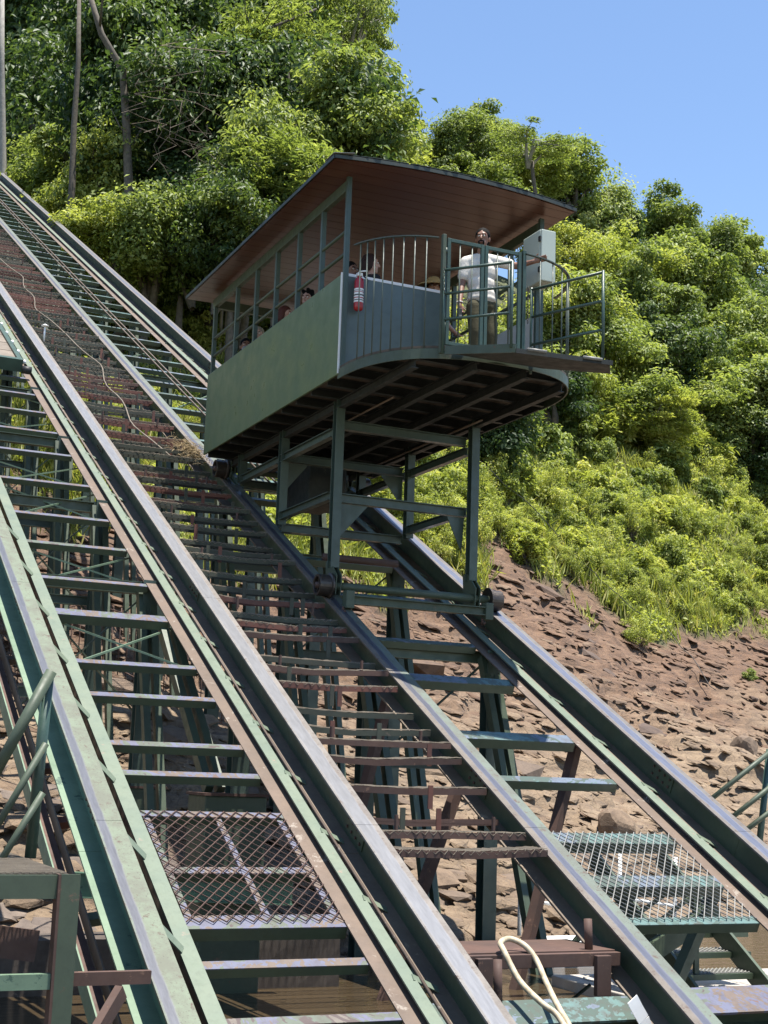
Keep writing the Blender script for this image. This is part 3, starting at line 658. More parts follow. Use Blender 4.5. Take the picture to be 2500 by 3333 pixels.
# bowed front railing
def grille(x0, x1, n, z0, z1):
    pts = arc(x0, x1, 36); k = lambda i, t: z0+(z1-z0)*i/t
    mb = MB()
    for i, (a, b) in enumerate(zip(pts, pts[1:])): mb.bar((*a, k(i, 36)), (*b, k(i+1, 36)), 0.035, 0.012)
    mb.build('top_rail', M['grille'], cabin)
    for i, (x, yy) in enumerate(arc(x0, x1, n)):
        if 0 < i < n: MB().tube([(x, yy, 4.38), (x, yy, k(i, n))], 0.0075, 6).build('baluster', M['grille'], cabin, True)
grille(XL+0.012, 6.42, 9, 5.73, 5.60); grille(7.40, XQ-0.012, 8, 5.56, 5.56)
GY = 12.80
for x, nm in ((6.425, 'green_rust'), (7.395, 'gate')): MB().box(x-0.02, x+0.02, GY-0.025, GY+0.025, 4.30, 5.60).build('gate_post', M[nm], cabin, bevel=0.004)
for a, b in ((6.465, 6.905), (6.915, 7.36)):
    g = MB(); g.box(a, a+0.038, GY-0.016, GY+0.016, 4.40, 5.57); g.box(b-0.038, b, GY-0.016, GY+0.016, 4.40, 5.57)
    g.box(a+.0385, b-.0385, GY-0.015, GY+0.015, 5.53, 5.569); g.box(a+.0385, b-.0385, GY-0.015, GY+0.015, 4.401, 4.44)
    leaf = g.build('gate_leaf', M['gate'], cabin, bevel=0.003)
    for t in (0.35, 0.68): MB().tube([(a+(b-a)*t, GY, 4.44), (a+(b-a)*t, GY, 5.53)], 0.008, 6).build('baluster', M['grille'], leaf, True)
for z in (5.42, 4.6): MB().tube([(6.447, GY-.02, z-.03), (6.447, GY-.02, z+.03)], 0.011, 8).build('hinge', M['grille'], cabin, True)
# folding gangway with rails
plate = MB().prism([(6.44, 12.76, 4.30), (6.93, 12.18, 4.24), (7.92, 11.92, 4.20), (8.22, 12.36, 4.24), (7.62, 12.74, 4.30)], (0,0,.022)).build('gangway', M['under'], cabin)
MB().bar((6.44, 12.74, 4.32), (6.95, 12.16, 4.27), 0.016, 0.09).build('gangway_edge', M['green_rust'], plate)
MB().bar((6.95, 12.16, 4.245), (7.94, 11.90, 4.20), 0.02, 0.05).build('gangway_edge', M['under'], plate)
for t in (0.2, 0.78):
    p0 = Vector((6.95, 12.12, 4.265)).lerp(Vector((7.94, 11.88, 4.215)), t); d_ = Vector((0.97, -0.24, -0.045)).normalized()
    MB().tube([p0-d_*0.10, p0+d_*0.10], 0.017, 10).build('hinge_pin', M['galv'], plate, True)
def rails(a, b, top, bot, lv):
    a = Vector(a); b = Vector(b)
    for i, z in enumerate(lv): MB().tube([(a.x, a.y, z), ((b.x-a.x)*(0.97 if i else 1)+a.x, (b.y-a.y)*(0.97 if i else 1)+a.y, z+0.0)], 0.0155, 8).build('gangway_rail', M['gate'], cabin, True)
    for q, z in ((a, top), (b, top)): MB().tube([(q.x, q.y, bot), (q.x, q.y, z)], 0.0155, 8).build('rail_post', M['gate'], cabin, True)
rails((6.42, 12.75, 0), (6.91, 12.19, 0), 5.20, 4.28, (5.19, 4.93, 4.65)); rails((7.50, 12.80, 0), (7.86, 11.96, 0), 5.20, 4.24, (5.18, 4.87, 4.56))
def chain(p, n, nm='chain', parent=cabin):
    mb = MB(); p = Vector(p)
    for i in range(n):
        c = p-Vector((0, 0, 0.031*i)); ax = Vector((1,0,0)) if i % 2 else Vector((0,1,0)); ring = [c+ax*(0.010*math.cos(t))+Vector((0,0,0.021*math.sin(t))) for t in [2*math.pi*k/10 for k in range(10)]]
        mb.tube(ring, 0.0032, 5, closed=True)
    return mb.build(nm, M['darksteel'], parent, True)
chain((7.42, 12.74, 5.16), 13); chain((6.41, 12.74, 5.20), 9)
# control cabinet on the front rail
MB().box(7.89, 8.085, 13.30, 13.68, 5.50, 6.12).build('control_cabinet', M['grey'], cabin, bevel=0.012)
MB().box(7.894, 8.081, 13.268, 13.297, 5.505, 6.115).build('cabinet_door', M['grey'], cabin, bevel=0.01)
for z in (5.64, 6.0): MB().box(7.874, 7.889, 13.272, 13.312, z-0.03, z+0.03).build('cabinet_hinge', M['black'], cabin)
MB().bar((7.98, 13.5, 4.42), (7.98, 13.5, 5.499), 0.05, 0.05).build('cabinet_stand', M['carriage'], cabin)
# bench seats inside
for yy in (15.3, 16.2, 17.1, 18.0, 18.7):
    MB().box(XL+0.12, XQ-0.9, yy-0.16, yy+0.16, 4.80, 4.84).build('bench_seat', M['wood'], cabin); MB().box(XL+0.12, XQ-0.9, yy+0.18, yy+0.21, 4.86, 5.20).build('bench_back', M['wood'], cabin)
    for x in (XL+0.3, XQ-1.1): MB().box(x-.02, x+.02, yy-.1, yy+.1, 4.41, 4.799).build('bench_leg', M['carriage'], cabin)
# undercarriage
PX = (6.26, 8.06); YP = (15.2, 17.0, 18.62)
for x in PX:
    for i, yy in enumerate(YP):
        z0 = (2.30, plane_z(17.0)+0.10, plane_z(18.62)+0.12)[i]
        MB().ibeam((x, yy-0.055, z0), (x, yy-0.055, 4.285), 0.105, 0.11, (1,0,0), (0,1,0), 0.012, 0.012, (0,0,0)).build('leg', M['carriage'], cabin)
    for z, ya, yb in ((3.98, YP[0]+.06, YP[1]-.06), (3.98, YP[1]+.06, YP[2]-.06), (3.22, YP[0]+.06, YP[1]-.06)):
        MB().ibeam((x, ya, z), (x, yb, z), 0.08, 0.10, (1,0,0), (0,0,1), 0.01, 0.01, (0,0,0)).build('side_beam', M['carriage'], cabin)
    MB().ibeam((x, YP[2]+.06, 3.98), (x, YP[2]+0.5, 4.20), 0.08, 0.10, (1,0,0), (0,0,1), 0.01, 0.01, (0,0,0)).build('side_beam', M['carriage'], cabin)
for z, yy in ((4.08, YP[0]), (3.20, YP[0]), (4.02, YP[1]), (3.10, YP[1]), (3.95, YP[2])):
    MB().ibeam((PX[0]+.055, yy, z), (PX[1]-.055, yy, z), 0.09, 0.11, (0,1,0), (0,0,1), 0.011, 0.01, (0,0,0)).build('cross_beam', M['carriage'], cabin)
for x, s in ((PX[0]+.056, 1), (PX[1]-.056, -1)):
    MB().prism([(x, YP[0]-.006, 3.085), (x+s*0.40 if s > 0 else x-0.24, YP[0]-.006, 3.085), (x+s*0.03, YP[0]-.006, 2.66)], (0,.012,0)).build('gusset', M['carriage'], cabin)
    MB().prism([(x, YP[1]-.006, 3.905), (x+s*0.33, YP[1]-.006, 3.905), (x, YP[1]-.006, 3.50)], (0,.012,0)).build('gusset', M['carriage'], cabin)
# side frames that carry the wheels, following the slope
for x in PX:
    for yy in (15.05, 19.05):
        z = plane_z(yy)
        MB().prism([(x-.03, yy-.12, z+.02), (x-.03, yy+.16, z+.05), (x-.03, yy+.20, z+.42), (x-.03, yy+.10, z+.46), (x-.03, yy-.14, z+.24)], (.012,0,0)).build('wheel_bracket', M['green_rust'], cabin); MB().prism([(x+.03, yy-.12, z+.02), (x+.03, yy+.16, z+.05), (x+.03, yy+.20, z+.42), (x+.03, yy+.10, z+.46), (x+.03, yy-.14, z+.24)], (.012,0,0)).build('wheel_bracket', M['green_rust'], cabin)
wheel_r = 0.125
def wheel(x, yy, s):
    c = Vector((x, yy, plane_z(yy)+wheel_r/math.cos(SLOPE))); mb = MB(); n = 28; W = 0.085
    prof = [(0.098, -W), (0.122, -W), (wheel_r, -W+.008), (wheel_r, W-.03), (0.150, W-.02), (0.150, W), (0.03, W), (0.03, W-.03), (0.095, W-.03), (0.095, -W+.01)]
    m = len(prof)
    for k in range(n):
        t = 2*math.pi*k/n
        for r, q in prof: mb.v.append((c.x+s*q, c.y+r*math.cos(t), c.z+r*math.sin(t)))
    for k in range(n):
        for i in range(m):
            mb.f.append((k*m+i, k*m+(i+1) % m, ((k+1) % n)*m+(i+1) % m, ((k+1) % n)*m+i)); mb.m.append(0)
    o = mb.build('wheel', M['darksteel'], cabin)
    for k in range(5):
        t = 2*math.pi*k/5+.3; MB().bar(c+Vector((-s*W*0.6, .03*math.cos(t), .03*math.sin(t))), c+Vector((-s*W*0.6, .098*math.cos(t), .098*math.sin(t))), 0.022, 0.02, (1,0,0)).build('spoke', M['darksteel'], o)
    MB().tube([c+Vector((-s*(W+.01), 0, 0)), c+Vector((s*(W+.05), 0, 0))], 0.034, 12).build('hub', M['rust'], o, True)
for yy in (15.02, 19.07): wheel(6.12, yy, 1); wheel(8.33, yy, -1)
for yy, zz in ((14.98, plane_z(14.98)+.16), (19.05, plane_z(19.05)+.16)):
    MB().tube([(6.21, yy, zz), (8.24, yy, zz)], 0.048, 12).build('axle', M['green_rust'], cabin, True)
MB().ibeam((6.36, 14.72, 1.95), (8.04, 14.72, 1.95), 0.10, 0.10, (0,1,0), (0,0,1), 0.012, 0.012, (0,0,0)).build('cross_beam', M['green_rust'], cabin)
for x in (6.31, 8.09):
    MB().box(x-.05, x+.05, 14.66, 14.78, 1.80, 2.00).build('clamp', M['green_rust'], cabin, bevel=.006)
    for s in (-.03, .02): MB().tube([(x-.06, 14.70+s, 1.80+s), (x-.06, 14.72+s, 1.74)], 0.016, 8).build('bolt', M['rust'], cabin, True)
MB().tube([(6.5, 16.0, plane_z(16)+.12), (7.5, 16.0, plane_z(16)+.12)], 0.045, 10).build('cable_shaft', M['rust'], cabin, True)
# plain dark box for the dark mass under the rear floor
MB().box(6.9, 7.45, 17.6, 18.5, 3.55, 4.18).build('underfloor_box', M['under'], cabin, bevel=.02)
MB().tube([(7.05, 17.3, 3.55), (7.16, 19.5, plane_z(19.5)-.12)], 0.016, 6).build('haul_cable', M['cream'], cabin, True)

# fire extinguisher on the bulkhead
ext = thing('fire_extinguisher', 'red fire extinguisher with white label hung on the bulkhead', 'fire extinguisher', (6.02, 14.08, 5.06))
def red():
    m, nt, p, o = new_mat('red_enamel'); p.inputs['Base Color'].default_value = (0.33,0.015,0.02,1); p.inputs['Roughness'].default_value = 0.25; return m
M['red'] = red()
def lathe(name, c, prof, mat, parent, n=20):
    mb = MB(); m = len(prof)
    for k in range(n):
        t = 2*math.pi*k/n
        for r, z in prof: mb.v.append((c[0]+r*math.cos(t), c[1]+r*math.sin(t), c[2]+z))
    for k in range(n):
        for i in range(m-1): mb.f.append((k*m+i, ((k+1) % n)*m+i, ((k+1) % n)*m+i+1, k*m+i+1)); mb.m.append(0)
    return mb.build(name, mat, parent, True)
lathe('cylinder', (6.02, 14.08, 5.06), [(0,.0),(.03,.0),(.048,.012),(.054,.04),(.054,.33),(.045,.37),(.022,.39),(.018,.41),(0,.41)], M['red'], ext)
lathe('label', (6.02, 14.08, 5.15), [(.0552,.0),(.0552,.16)], M['white'], ext)
for k, (z, h, w) in enumerate(((5.17, .016, .6), (5.195, .016, .75), (5.225, .03, .5), (5.265, .012, .7), (5.283, .012, .55))):   # printed bars on the label
    lathe('print', (6.02, 14.08, z), [(.0558,.0),(.0558,h*w)], M['red'] if k % 2 else M['black'], ext)
MB().box(5.99, 6.05, 14.05, 14.11, 5.46, 5.50).build('valve', M['white'], ext, bevel=.006)
MB().bar((6.0, 14.05, 5.505), (6.09, 14.02, 5.52), 0.018, 0.012).build('lever', M['white'], ext)
MB().tube([(6.06, 14.06, 5.47), (6.10, 14.03, 5.42), (6.085, 14.02, 5.3), (6.08, 14.02, 5.18)], 0.009, 6).build('hose', M['black'], ext, True)
MB().box(6.0, 6.04, 14.13, 14.168, 5.40, 5.44).build('wall_hook', M['darksteel'], ext)
# ---------------------------------------------------------------- vegetation
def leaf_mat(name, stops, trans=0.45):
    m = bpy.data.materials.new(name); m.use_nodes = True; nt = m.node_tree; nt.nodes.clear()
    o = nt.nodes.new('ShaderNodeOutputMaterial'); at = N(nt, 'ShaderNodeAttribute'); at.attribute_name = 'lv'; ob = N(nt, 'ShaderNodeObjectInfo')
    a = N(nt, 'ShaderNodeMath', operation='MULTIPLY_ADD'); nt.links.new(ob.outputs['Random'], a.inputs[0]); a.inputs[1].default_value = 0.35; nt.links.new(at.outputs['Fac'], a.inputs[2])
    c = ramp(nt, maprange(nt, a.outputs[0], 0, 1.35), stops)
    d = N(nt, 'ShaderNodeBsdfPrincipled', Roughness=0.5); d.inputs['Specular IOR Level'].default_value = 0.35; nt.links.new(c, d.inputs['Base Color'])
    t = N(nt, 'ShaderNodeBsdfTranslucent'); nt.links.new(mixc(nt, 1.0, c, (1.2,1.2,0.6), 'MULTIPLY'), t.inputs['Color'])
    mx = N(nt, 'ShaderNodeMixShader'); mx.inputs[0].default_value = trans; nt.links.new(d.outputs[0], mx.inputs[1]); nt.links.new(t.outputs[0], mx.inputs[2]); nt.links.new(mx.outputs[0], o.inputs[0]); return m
M['leaf_shaded'] = leaf_mat('shade_toned_leaves', [(0, (0.028,0.055,0.019)), (0.4, (0.062,0.105,0.036)), (0.75, (0.115,0.165,0.055)), (1, (0.19,0.24,0.09))], 0.45)  # deeper green, the dense forest's shade put into the leaf colour
M['leaf_mid'] = leaf_mat('mid_green_leaves', [(0, (0.085,0.125,0.036)), (0.4, (0.19,0.245,0.070)), (0.75, (0.31,0.37,0.12)), (1, (0.48,0.51,0.24))], 0.5)
M['leaf_lime'] = leaf_mat('yellow_green_leaves', [(0, (0.14,0.18,0.045)), (0.4, (0.29,0.34,0.085)), (0.75, (0.44,0.47,0.14)), (1, (0.58,0.56,0.24))], 0.5)
M['grass'] = leaf_mat('grass_blades', [(0, (0.12,0.16,0.032)), (0.4, (0.26,0.30,0.065)), (0.75, (0.42,0.43,0.12)), (1, (0.50,0.42,0.22))], 0.4)
M['bark'] = plain('grey_brown_bark', (0.13,0.11,0.085), 0.9, 0, 0.55, 9); M['bark_pale'] = plain('pale_bark', (0.34,0.32,0.28), 0.9, 0, 0.4, 7); M['bark_dark'] = plain('dark_bark', (0.055,0.045,0.035), 0.9, 0, 0.4, 9)
M['straw'] = plain('dry_straw', (0.34,0.25,0.13), 0.9, 0, 0.4, 30); M['twig'] = plain('dry_vine_twig', (0.19,0.15,0.11), 0.9, 0, 0.4, 12)

def leaves_mesh(name, C, Nn, L, W, lv, mat, up=None, fold=0.25):
    """one rhombic leaf (two triangles) per centre"""
    n = len(C); r = np.random.RandomState(len(C) % 9973); Nn = Nn/np.maximum(np.linalg.norm(Nn, axis=1, keepdims=True), 1e-6)
    a = np.cross(Nn, r.normal(size=(n, 3))) if up is None else up - Nn*np.sum(up*Nn, 1, keepdims=True)
    a /= np.maximum(np.linalg.norm(a, axis=1, keepdims=True), 1e-6); b = np.cross(Nn, a)
    L = L[:, None]; W = W[:, None]
    V = np.stack([C-a*L*0.5, C+b*W*0.5+Nn*W*fold, C+a*L*0.5-Nn*L*0.12, C-b*W*0.5+Nn*W*fold], 1).reshape(-1, 3)
    i = np.arange(n)[:, None]*4; F = np.concatenate([i+[0, 1, 2], i+[0, 2, 3]], 1).reshape(-1, 3)
    me = bpy.data.meshes.new(name); me.vertices.add(len(V)); me.vertices.foreach_set('co', V.ravel().astype(np.float32))
    me.loops.add(F.size); me.loops.foreach_set('vertex_index', F.ravel().astype(np.int32)); me.polygons.add(len(F)); me.polygons.foreach_set('loop_start', np.arange(0, F.size, 3, dtype=np.int32))
    me.update(calc_edges=True); at_ = me.attributes.new('lv', 'FLOAT', 'POINT'); at_.data.foreach_set('value', np.repeat(np.clip(lv, 0, 1), 4).astype(np.float32)); me.materials.append(mat); return me
def crown(seed, R, nclump, nleaf, leaf, mat, kind='broad', hole=0.0, flat=1.0):
    r = np.random.RandomState(seed); R = np.array(R); cl = []
    # big lobes, then clumps on the lobes: an uneven outline with gaps
    nl = 12; lob = []
    for k in range(nl):
        d = r.normal(size=3); d[2] = d[2]*0.8+0.15; d /= np.linalg.norm(d); lob.append((d*R*r.uniform(0.30, 0.78), r.uniform(0.22, 0.52)))
    while len(cl) < nclump:
        c, s = lob[r.randint(nl)]; d = r.normal(size=3); d /= np.linalg.norm(d)
        p = c+d*R*s*r.uniform(0.55, 1.08)
        if p[2] < -0.75*R[2]: continue
        cl.append(p)
    cl = np.array(cl); cs = r.uniform(0.16, 0.30, nclump)*R.mean()
    idx = r.randint(nclump, size=nleaf); d = r.normal(size=(nleaf, 3)); d /= np.linalg.norm(d, axis=1, keepdims=True)
    rad = r.uniform(0.35, 1.05, nleaf)**0.6; rad = np.where(r.uniform(size=nleaf) < 0.14, rad*r.uniform(1.0, 1.75, nleaf), rad)
    C = cl[idx] + d*(rad*cs[idx])[:, None]*np.array([1.15, 1.15, 0.62*flat])
    if kind == 'broad':
        Nn = d*0.9+np.array([0, 0, 0.75])+r.normal(size=(nleaf, 3))*0.55; L = leaf*r.uniform(0.55, 1.5, nleaf); W = L*r.uniform(0.36, 0.60, nleaf)
        up = d*np.array([1, 1, 0.2])+np.array([0, 0, -0.35])+r.normal(size=(nleaf, 3))*0.5
    else:                                                    # feathery: long narrow leaflets
        Nn = np.array([0, 0, 1.0])+r.normal(size=(nleaf, 3))*0.55; L = leaf*r.uniform(0.8, 1.7, nleaf); W = L*r.uniform(0.16, 0.26, nleaf)
        up = d*np.array([1, 1, 0.1])+np.array([0, 0, -0.2])+r.normal(size=(nleaf, 3))*0.4
    lv = 0.45+0.28*r.normal(size=nclump)[idx]*0.8+r.normal(size=nleaf)*0.14
    me = leaves_mesh('crown', C, Nn, L, W, lv, mat, up)
    return me, cl
def limbs(cl, mat, R, seed, base=(0, 0, -1.0), frac=0.6, r0=0.16):
    rnd = random.Random(seed); mb = MB(); R = Vector(R); b = Vector((0, 0, -R.z*1.0)); forks = []
    for k in range(4):
        a = 6.28*k/4+rnd.random(); f = Vector((math.cos(a)*R.x*0.28, math.sin(a)*R.y*0.28, R.z*rnd.uniform(-0.35, 0.1))); forks.append(f)
        mb.tube([b, b.lerp(f, 0.5)+Vector((rnd.uniform(-.2,.2), rnd.uniform(-.2,.2), 0))*R.x*0.3, f], [r0, r0*0.75, r0*0.5], 7, cap=False)
    mb.tube([b, Vector((0, 0, R.z*0.4))], [r0, r0*0.4], 7, cap=False); forks.append(Vector((0, 0, R.z*0.2)))
    for c in cl:
        if rnd.random() > frac: continue
        c = Vector(c); f = min(forks, key=lambda q: (q-c).length); m_ = f.lerp(c, 0.5)+Vector((rnd.uniform(-1,1), rnd.uniform(-1,1), rnd.uniform(-.4,.8)))*R.x*0.08
        mb.tube([f, m_, c], [r0*0.38, r0*0.22, r0*0.08], 5, cap=False)
    return mb.mesh('limbs', mat, True)
CP = {}
def proto(key, seed, R, ncl, nlf, leaf, mat, bark, kind='broad', frac=0.5, flat=1.0):
    me, cl = crown(seed, R, ncl, nlf, leaf, M[mat], kind, 0, flat); CP[key] = (me, limbs(cl, M[bark], R, seed, frac=frac), R)
proto('dark1', 11, (3.0,3.0,3.2), 95, 17000, 0.24, 'leaf_shaded', 'bark'); proto('dark2', 12, (3.0,3.0,3.8), 110, 18000, 0.21, 'leaf_shaded', 'bark')
proto('mid1', 13, (3.0,3.0,2.8), 95, 17000, 0.23, 'leaf_mid', 'bark'); proto('mid2', 14, (3.0,3.0,3.3), 120, 19000, 0.20, 'leaf_mid', 'bark'); proto('mid3', 15, (3.0,3.0,2.6), 80, 15000, 0.26, 'leaf_mid', 'bark_pale')
proto('lime1', 16, (3.0,3.0,2.7), 90, 16000, 0.23, 'leaf_lime', 'bark'); proto('lime2', 17, (3.0,3.0,3.0), 110, 17000, 0.20, 'leaf_lime', 'bark')
proto('fea1', 18, (3.2,3.2,2.2), 85, 17000, 0.26, 'leaf_mid', 'bark_pale', 'fea', 0.9, 0.6); proto('fea2', 19, (3.2,3.2,2.4), 70, 12000, 0.24, 'leaf_lime', 'bark_pale', 'fea', 0.9, 0.6)
proto('sparse', 20, (3.0,3.0,3.0), 60, 7500, 0.20, 'leaf_mid', 'bark_pale', 'broad', 1.0, 0.7); proto('umbrella', 21, (3.4,3.4,1.8), 44, 11000, 0.24, 'leaf_mid', 'bark', 'broad', 0.8, 0.5)

def spot(px, py, h, tmin=30, tmax=120):
    d = ray(px, py); best = None; t = tmin
    while t < tmax:
        p = d*t; k = p.z-float(base_z(np.array(p.x), np.array(p.y)))
        if k <= h: return p
        if best is None or k < best[0]: best = (k, p)
        t += 0.5
    return best[1]
LBL = {}
def tree(key, px, py, r, label, h=5.0, group=None, Y=None, name='forest_tree', cat='tree', vs=1.0, bark='bark', tmin=30, tmax=120):
    c = at_y(px, py, Y) if Y else spot(px, py, h, tmin, tmax)
    k_ = 1.0
    while c.x*k_ < 9.6+0.5*r: k_ *= 1.02
    c = c*k_; r = r*k_
    crown_me, limb_me, R = CP[key]; s = r/3.0; rz = random.uniform(0, 6.28); tx, ty = random.uniform(-.3,.3), random.uniform(-.3,.3); ax, ay, az = (random.uniform(.82, 1.22) for _q in range(3))
    g = gz(c.x, c.y); t = thing(name, label, cat, (c.x, c.y, g), 0, group)
    base = Vector((c.x, c.y, g-0.4)); top = Vector((c.x, c.y, c.z-R[2]*s*vs*0.98)); th = 0.05+0.035*r
    if top.z-base.z > 0.3:
        m_ = base.lerp(top, 0.55)+Vector((random.uniform(-.06,.06), random.uniform(-.06,.06), 0))*(top.z-base.z)
        MB().tube([base, m_, top, top+Vector((0, 0, R[2]*s*0.3))], [th*1.5, th*1.1, th*0.9, th*0.6], 8).build('trunk', M[bark], t, True)
    for nm, me in (('limbs', limb_me), ('crown', crown_me)):
        o = link(nm, me, t, True); o.location = (0, 0, c.z-g); o.rotation_euler = (tx, ty, rz); o.scale = (s*ax, s*ay, s*vs*az)
    return t
R_ = random.Random(21)
# hillside forest to the right of the cabin: rows from the skyline down to the shrubs
rows = [
 (900, [(1330,440,2.6,'lime1'),(1480,420,2.4,'mid2'),(1620,470,2.6,'mid1'),(1240,560,2.6,'lime2'),(1420,540,2.5,'mid3'),(1760,560,2.6,'lime1'),(1890,640,2.6,'mid2'),(1850,560,2.5,'mid1'),(2010,690,2.5,'dark1'),(2130,680,2.5,'mid1'),(2250,760,2.8,'mid2'),(2360,800,3.0,'mid3'),(2470,930,2.8,'mid1'),(2560,1050,2.8,'mid2')]),
 (1000, [(1600,620,2.6,'mid1'),(1850,800,2.8,'lime2'),(1990,830,2.8,'lime1'),(2120,860,2.9,'mid2'),(2260,930,3.0,'mid1'),(2400,1030,3.0,'dark2'),(2520,1180,2.9,'mid3')]),
 (1150, [(1800,960,2.6,'lime1'),(1930,980,2.8,'mid2'),(2060,1010,2.8,'mid1'),(2190,1080,3.0,'mid3'),(2330,1160,2.9,'mid2'),(2460,1280,2.8,'mid1')]),
 (1250, [(1780,1110,2.4,'mid2'),(1900,1130,2.4,'lime2'),(2030,1180,2.6,'mid3'),(2160,1230,2.6,'dark1'),(2300,1310,2.5,'mid1'),(2430,1400,2.3,'mid2')]),
 (1350, [(1650,1220,2.2,'mid1'),(1780,1260,2.2,'dark1'),(1900,1290,2.2,'lime1'),(2040,1330,2.2,'mid2'),(2170,1390,2.1,'fea2'),(2520,1480,2.2,'dark2'),(1500,1330,2.0,'mid3'),(1600,1380,1.8,'dark1')]),
]
GR = 'trees of the hillside forest'
NAMES = dict(lime='yellow-green broad-leaved tree in the sunlit forest above the bank', mid='mid-green broad-leaved tree in the sunlit forest above the bank', dark='deep green broad-leaved tree in the forest above the bank', fea='tree with feathery leaves at the lower edge of the forest')
W_ = {900: ' on the skyline of the hillside forest', 1000: ' just below the skyline of the hillside forest', 1150: ' halfway up the hillside forest', 1250: ' in the lower half of the hillside forest', 1350: ' at the foot of the hillside forest above the shrubs'}
for _, row in rows:
    for px, py, r, key in row:
        py += 70 if px > 1850 and py < 1000 else (35 if py < 1000 else 0)
        k = ''.join(ch for ch in key if ch.isalpha()); tree(key, px+R_.uniform(-25,25), py+R_.uniform(-20,20), r*1.08, NAMES[k].replace(' in the sunlit forest above the bank', W_[_]).replace(' in the forest above the bank', W_[_]), 5.0 if _ < 1200 else (3.2 if _ < 1300 else 2.4), GR+' '+k+str(_))
# tall forest at the left, closer together and taller
GL = 'tall trees of the dense forest over the tracks'
NL = dict(dark='tall shade-toned tree in the shady forest above the upper track', mid='tall mid-green tree in the shady forest above the upper track', fea='tall tree with feathery leaves at the forest edge over the cabin roof', lime='bright yellow-green young tree beside the upper track')
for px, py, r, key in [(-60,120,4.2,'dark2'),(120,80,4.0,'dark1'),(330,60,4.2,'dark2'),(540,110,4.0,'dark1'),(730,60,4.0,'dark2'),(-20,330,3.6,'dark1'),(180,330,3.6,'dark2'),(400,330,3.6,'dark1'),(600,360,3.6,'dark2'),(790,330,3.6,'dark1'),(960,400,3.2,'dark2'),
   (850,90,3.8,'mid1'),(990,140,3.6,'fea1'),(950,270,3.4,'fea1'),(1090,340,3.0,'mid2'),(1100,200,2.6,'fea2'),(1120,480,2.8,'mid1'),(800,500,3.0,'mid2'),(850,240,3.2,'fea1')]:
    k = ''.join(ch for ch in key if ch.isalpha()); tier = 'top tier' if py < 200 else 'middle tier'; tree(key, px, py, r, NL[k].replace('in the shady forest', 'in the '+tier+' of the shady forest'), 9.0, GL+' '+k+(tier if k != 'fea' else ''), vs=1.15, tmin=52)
for px, py, r, key, Y in [(60,520,2.6,'mid1',56),(230,560,2.5,'mid3',52),(330,640,2.3,'lime2',50),(420,560,2.6,'dark1',52),(560,620,2.8,'dark2',50),(700,640,2.8,'dark1',48),(820,700,2.6,'dark2',46),(930,600,2.4,'mid2',46),(1000,650,2.4,'fea1',44),(760,800,2.2,'dark1',44),(900,760,2.2,'mid1',43),(480,770,2.2,'mid2',46),(380,760,1.9,'lime1',46),(600,760,2.2,'dark2',46),(150,640,2.0,'mid2',54)]:
    k = ''.join(ch for ch in key if ch.isalpha()); tree(key, px, py, r, {'dark':'low shade-toned tree behind the upper rails of the track','mid':'low mid-green tree behind the upper rails of the track','lime':'bright yellow-green young tree beside the upper track','fea':'low feathery tree behind the cabin roof'}[k], 4, 'low trees behind the rails '+k, Y=Y, name='understorey_tree')
tree('sparse', 1165, 50, 2.8, 'thin open-crowned tree with bare pale branches against the sky', 9, Y=62, name='open_crowned_tree', bark='bark_pale', vs=1.2)
tree('sparse', 1735, 470, 2.2, 'flat-topped tree with a sparse pale crown on the skyline', 9, Y=64, name='flat_topped_tree', bark='bark', vs=0.75)
# bare trunks seen in the shade at the upper left
def bare(label, pts, r, mat, Y, twigs=0, name='leafless_tree', group=None):
    P = [at_y(x, y, Y) for x, y in pts]; g = gz(P[-1].x, P[-1].y); t = thing(name, label, 'tree', (P[-1].x, P[-1].y, g), 0, group)
    full = P+([Vector((P[-1].x, P[-1].y, g-0.3))] if P[-1].z > g else []); n = len(full); rs = [r*(0.55+0.55*i/(n-1)) for i in range(n)]
    MB().tube(full, rs, 8).build('trunk', M[mat], t, True)
    for k in range(twigs):
        i = R_.randrange(len(P)-1); q = P[i].lerp(P[i+1], R_.random()); d = Vector((R_.uniform(-1,1), R_.uniform(-.4,.4), R_.uniform(-.2,1))).normalized(); L = R_.uniform(0.8, 2.4)
        MB().tube([q, q+d*L*.5+Vector((0,0,R_.uniform(-.15,.2))), q+d*L+Vector((R_.uniform(-.4,.4),0,R_.uniform(-.3,.4)))], [r*.35, r*.22, r*.07], 5).build('branch', M[mat], t, True)
bare('straight pale grey trunk standing at the shaded forest edge', [(8,-60),(6,200),(10,480),(12,700)], 0.16, 'bark_pale', 58)
bare('dark trunk leaning across the shaded forest', [(285,-40),(330,110),(400,230),(412,420),(420,640)], 0.17, 'bark', 48, 3)
bare('straight slim brown trunk rising through the shaded forest', [(258,-40),(255,200),(240,420),(235,600)], 0.13, 'bark', 49)
bare('long crooked dark bough reaching out over the forest edge', [(1030,30),(880,90),(820,120),(790,200),(640,320),(560,560)], 0.09, 'bark_dark', 50, 9, 'bare_bough')
bare('long level pale bough with many twigs at the forest edge', [(1060,290),(960,255),(860,270),(760,260),(660,290),(600,560)], 0.07, 'bark', 50, 10, 'bare_bough')
for px in (735, 752, 775): bare('slender pale sapling trunk in the shade behind the roof', [(px+6, 690), (px, 760), (px-4, 850)], 0.06, 'bark_pale', 47, group='pale saplings behind the roof')
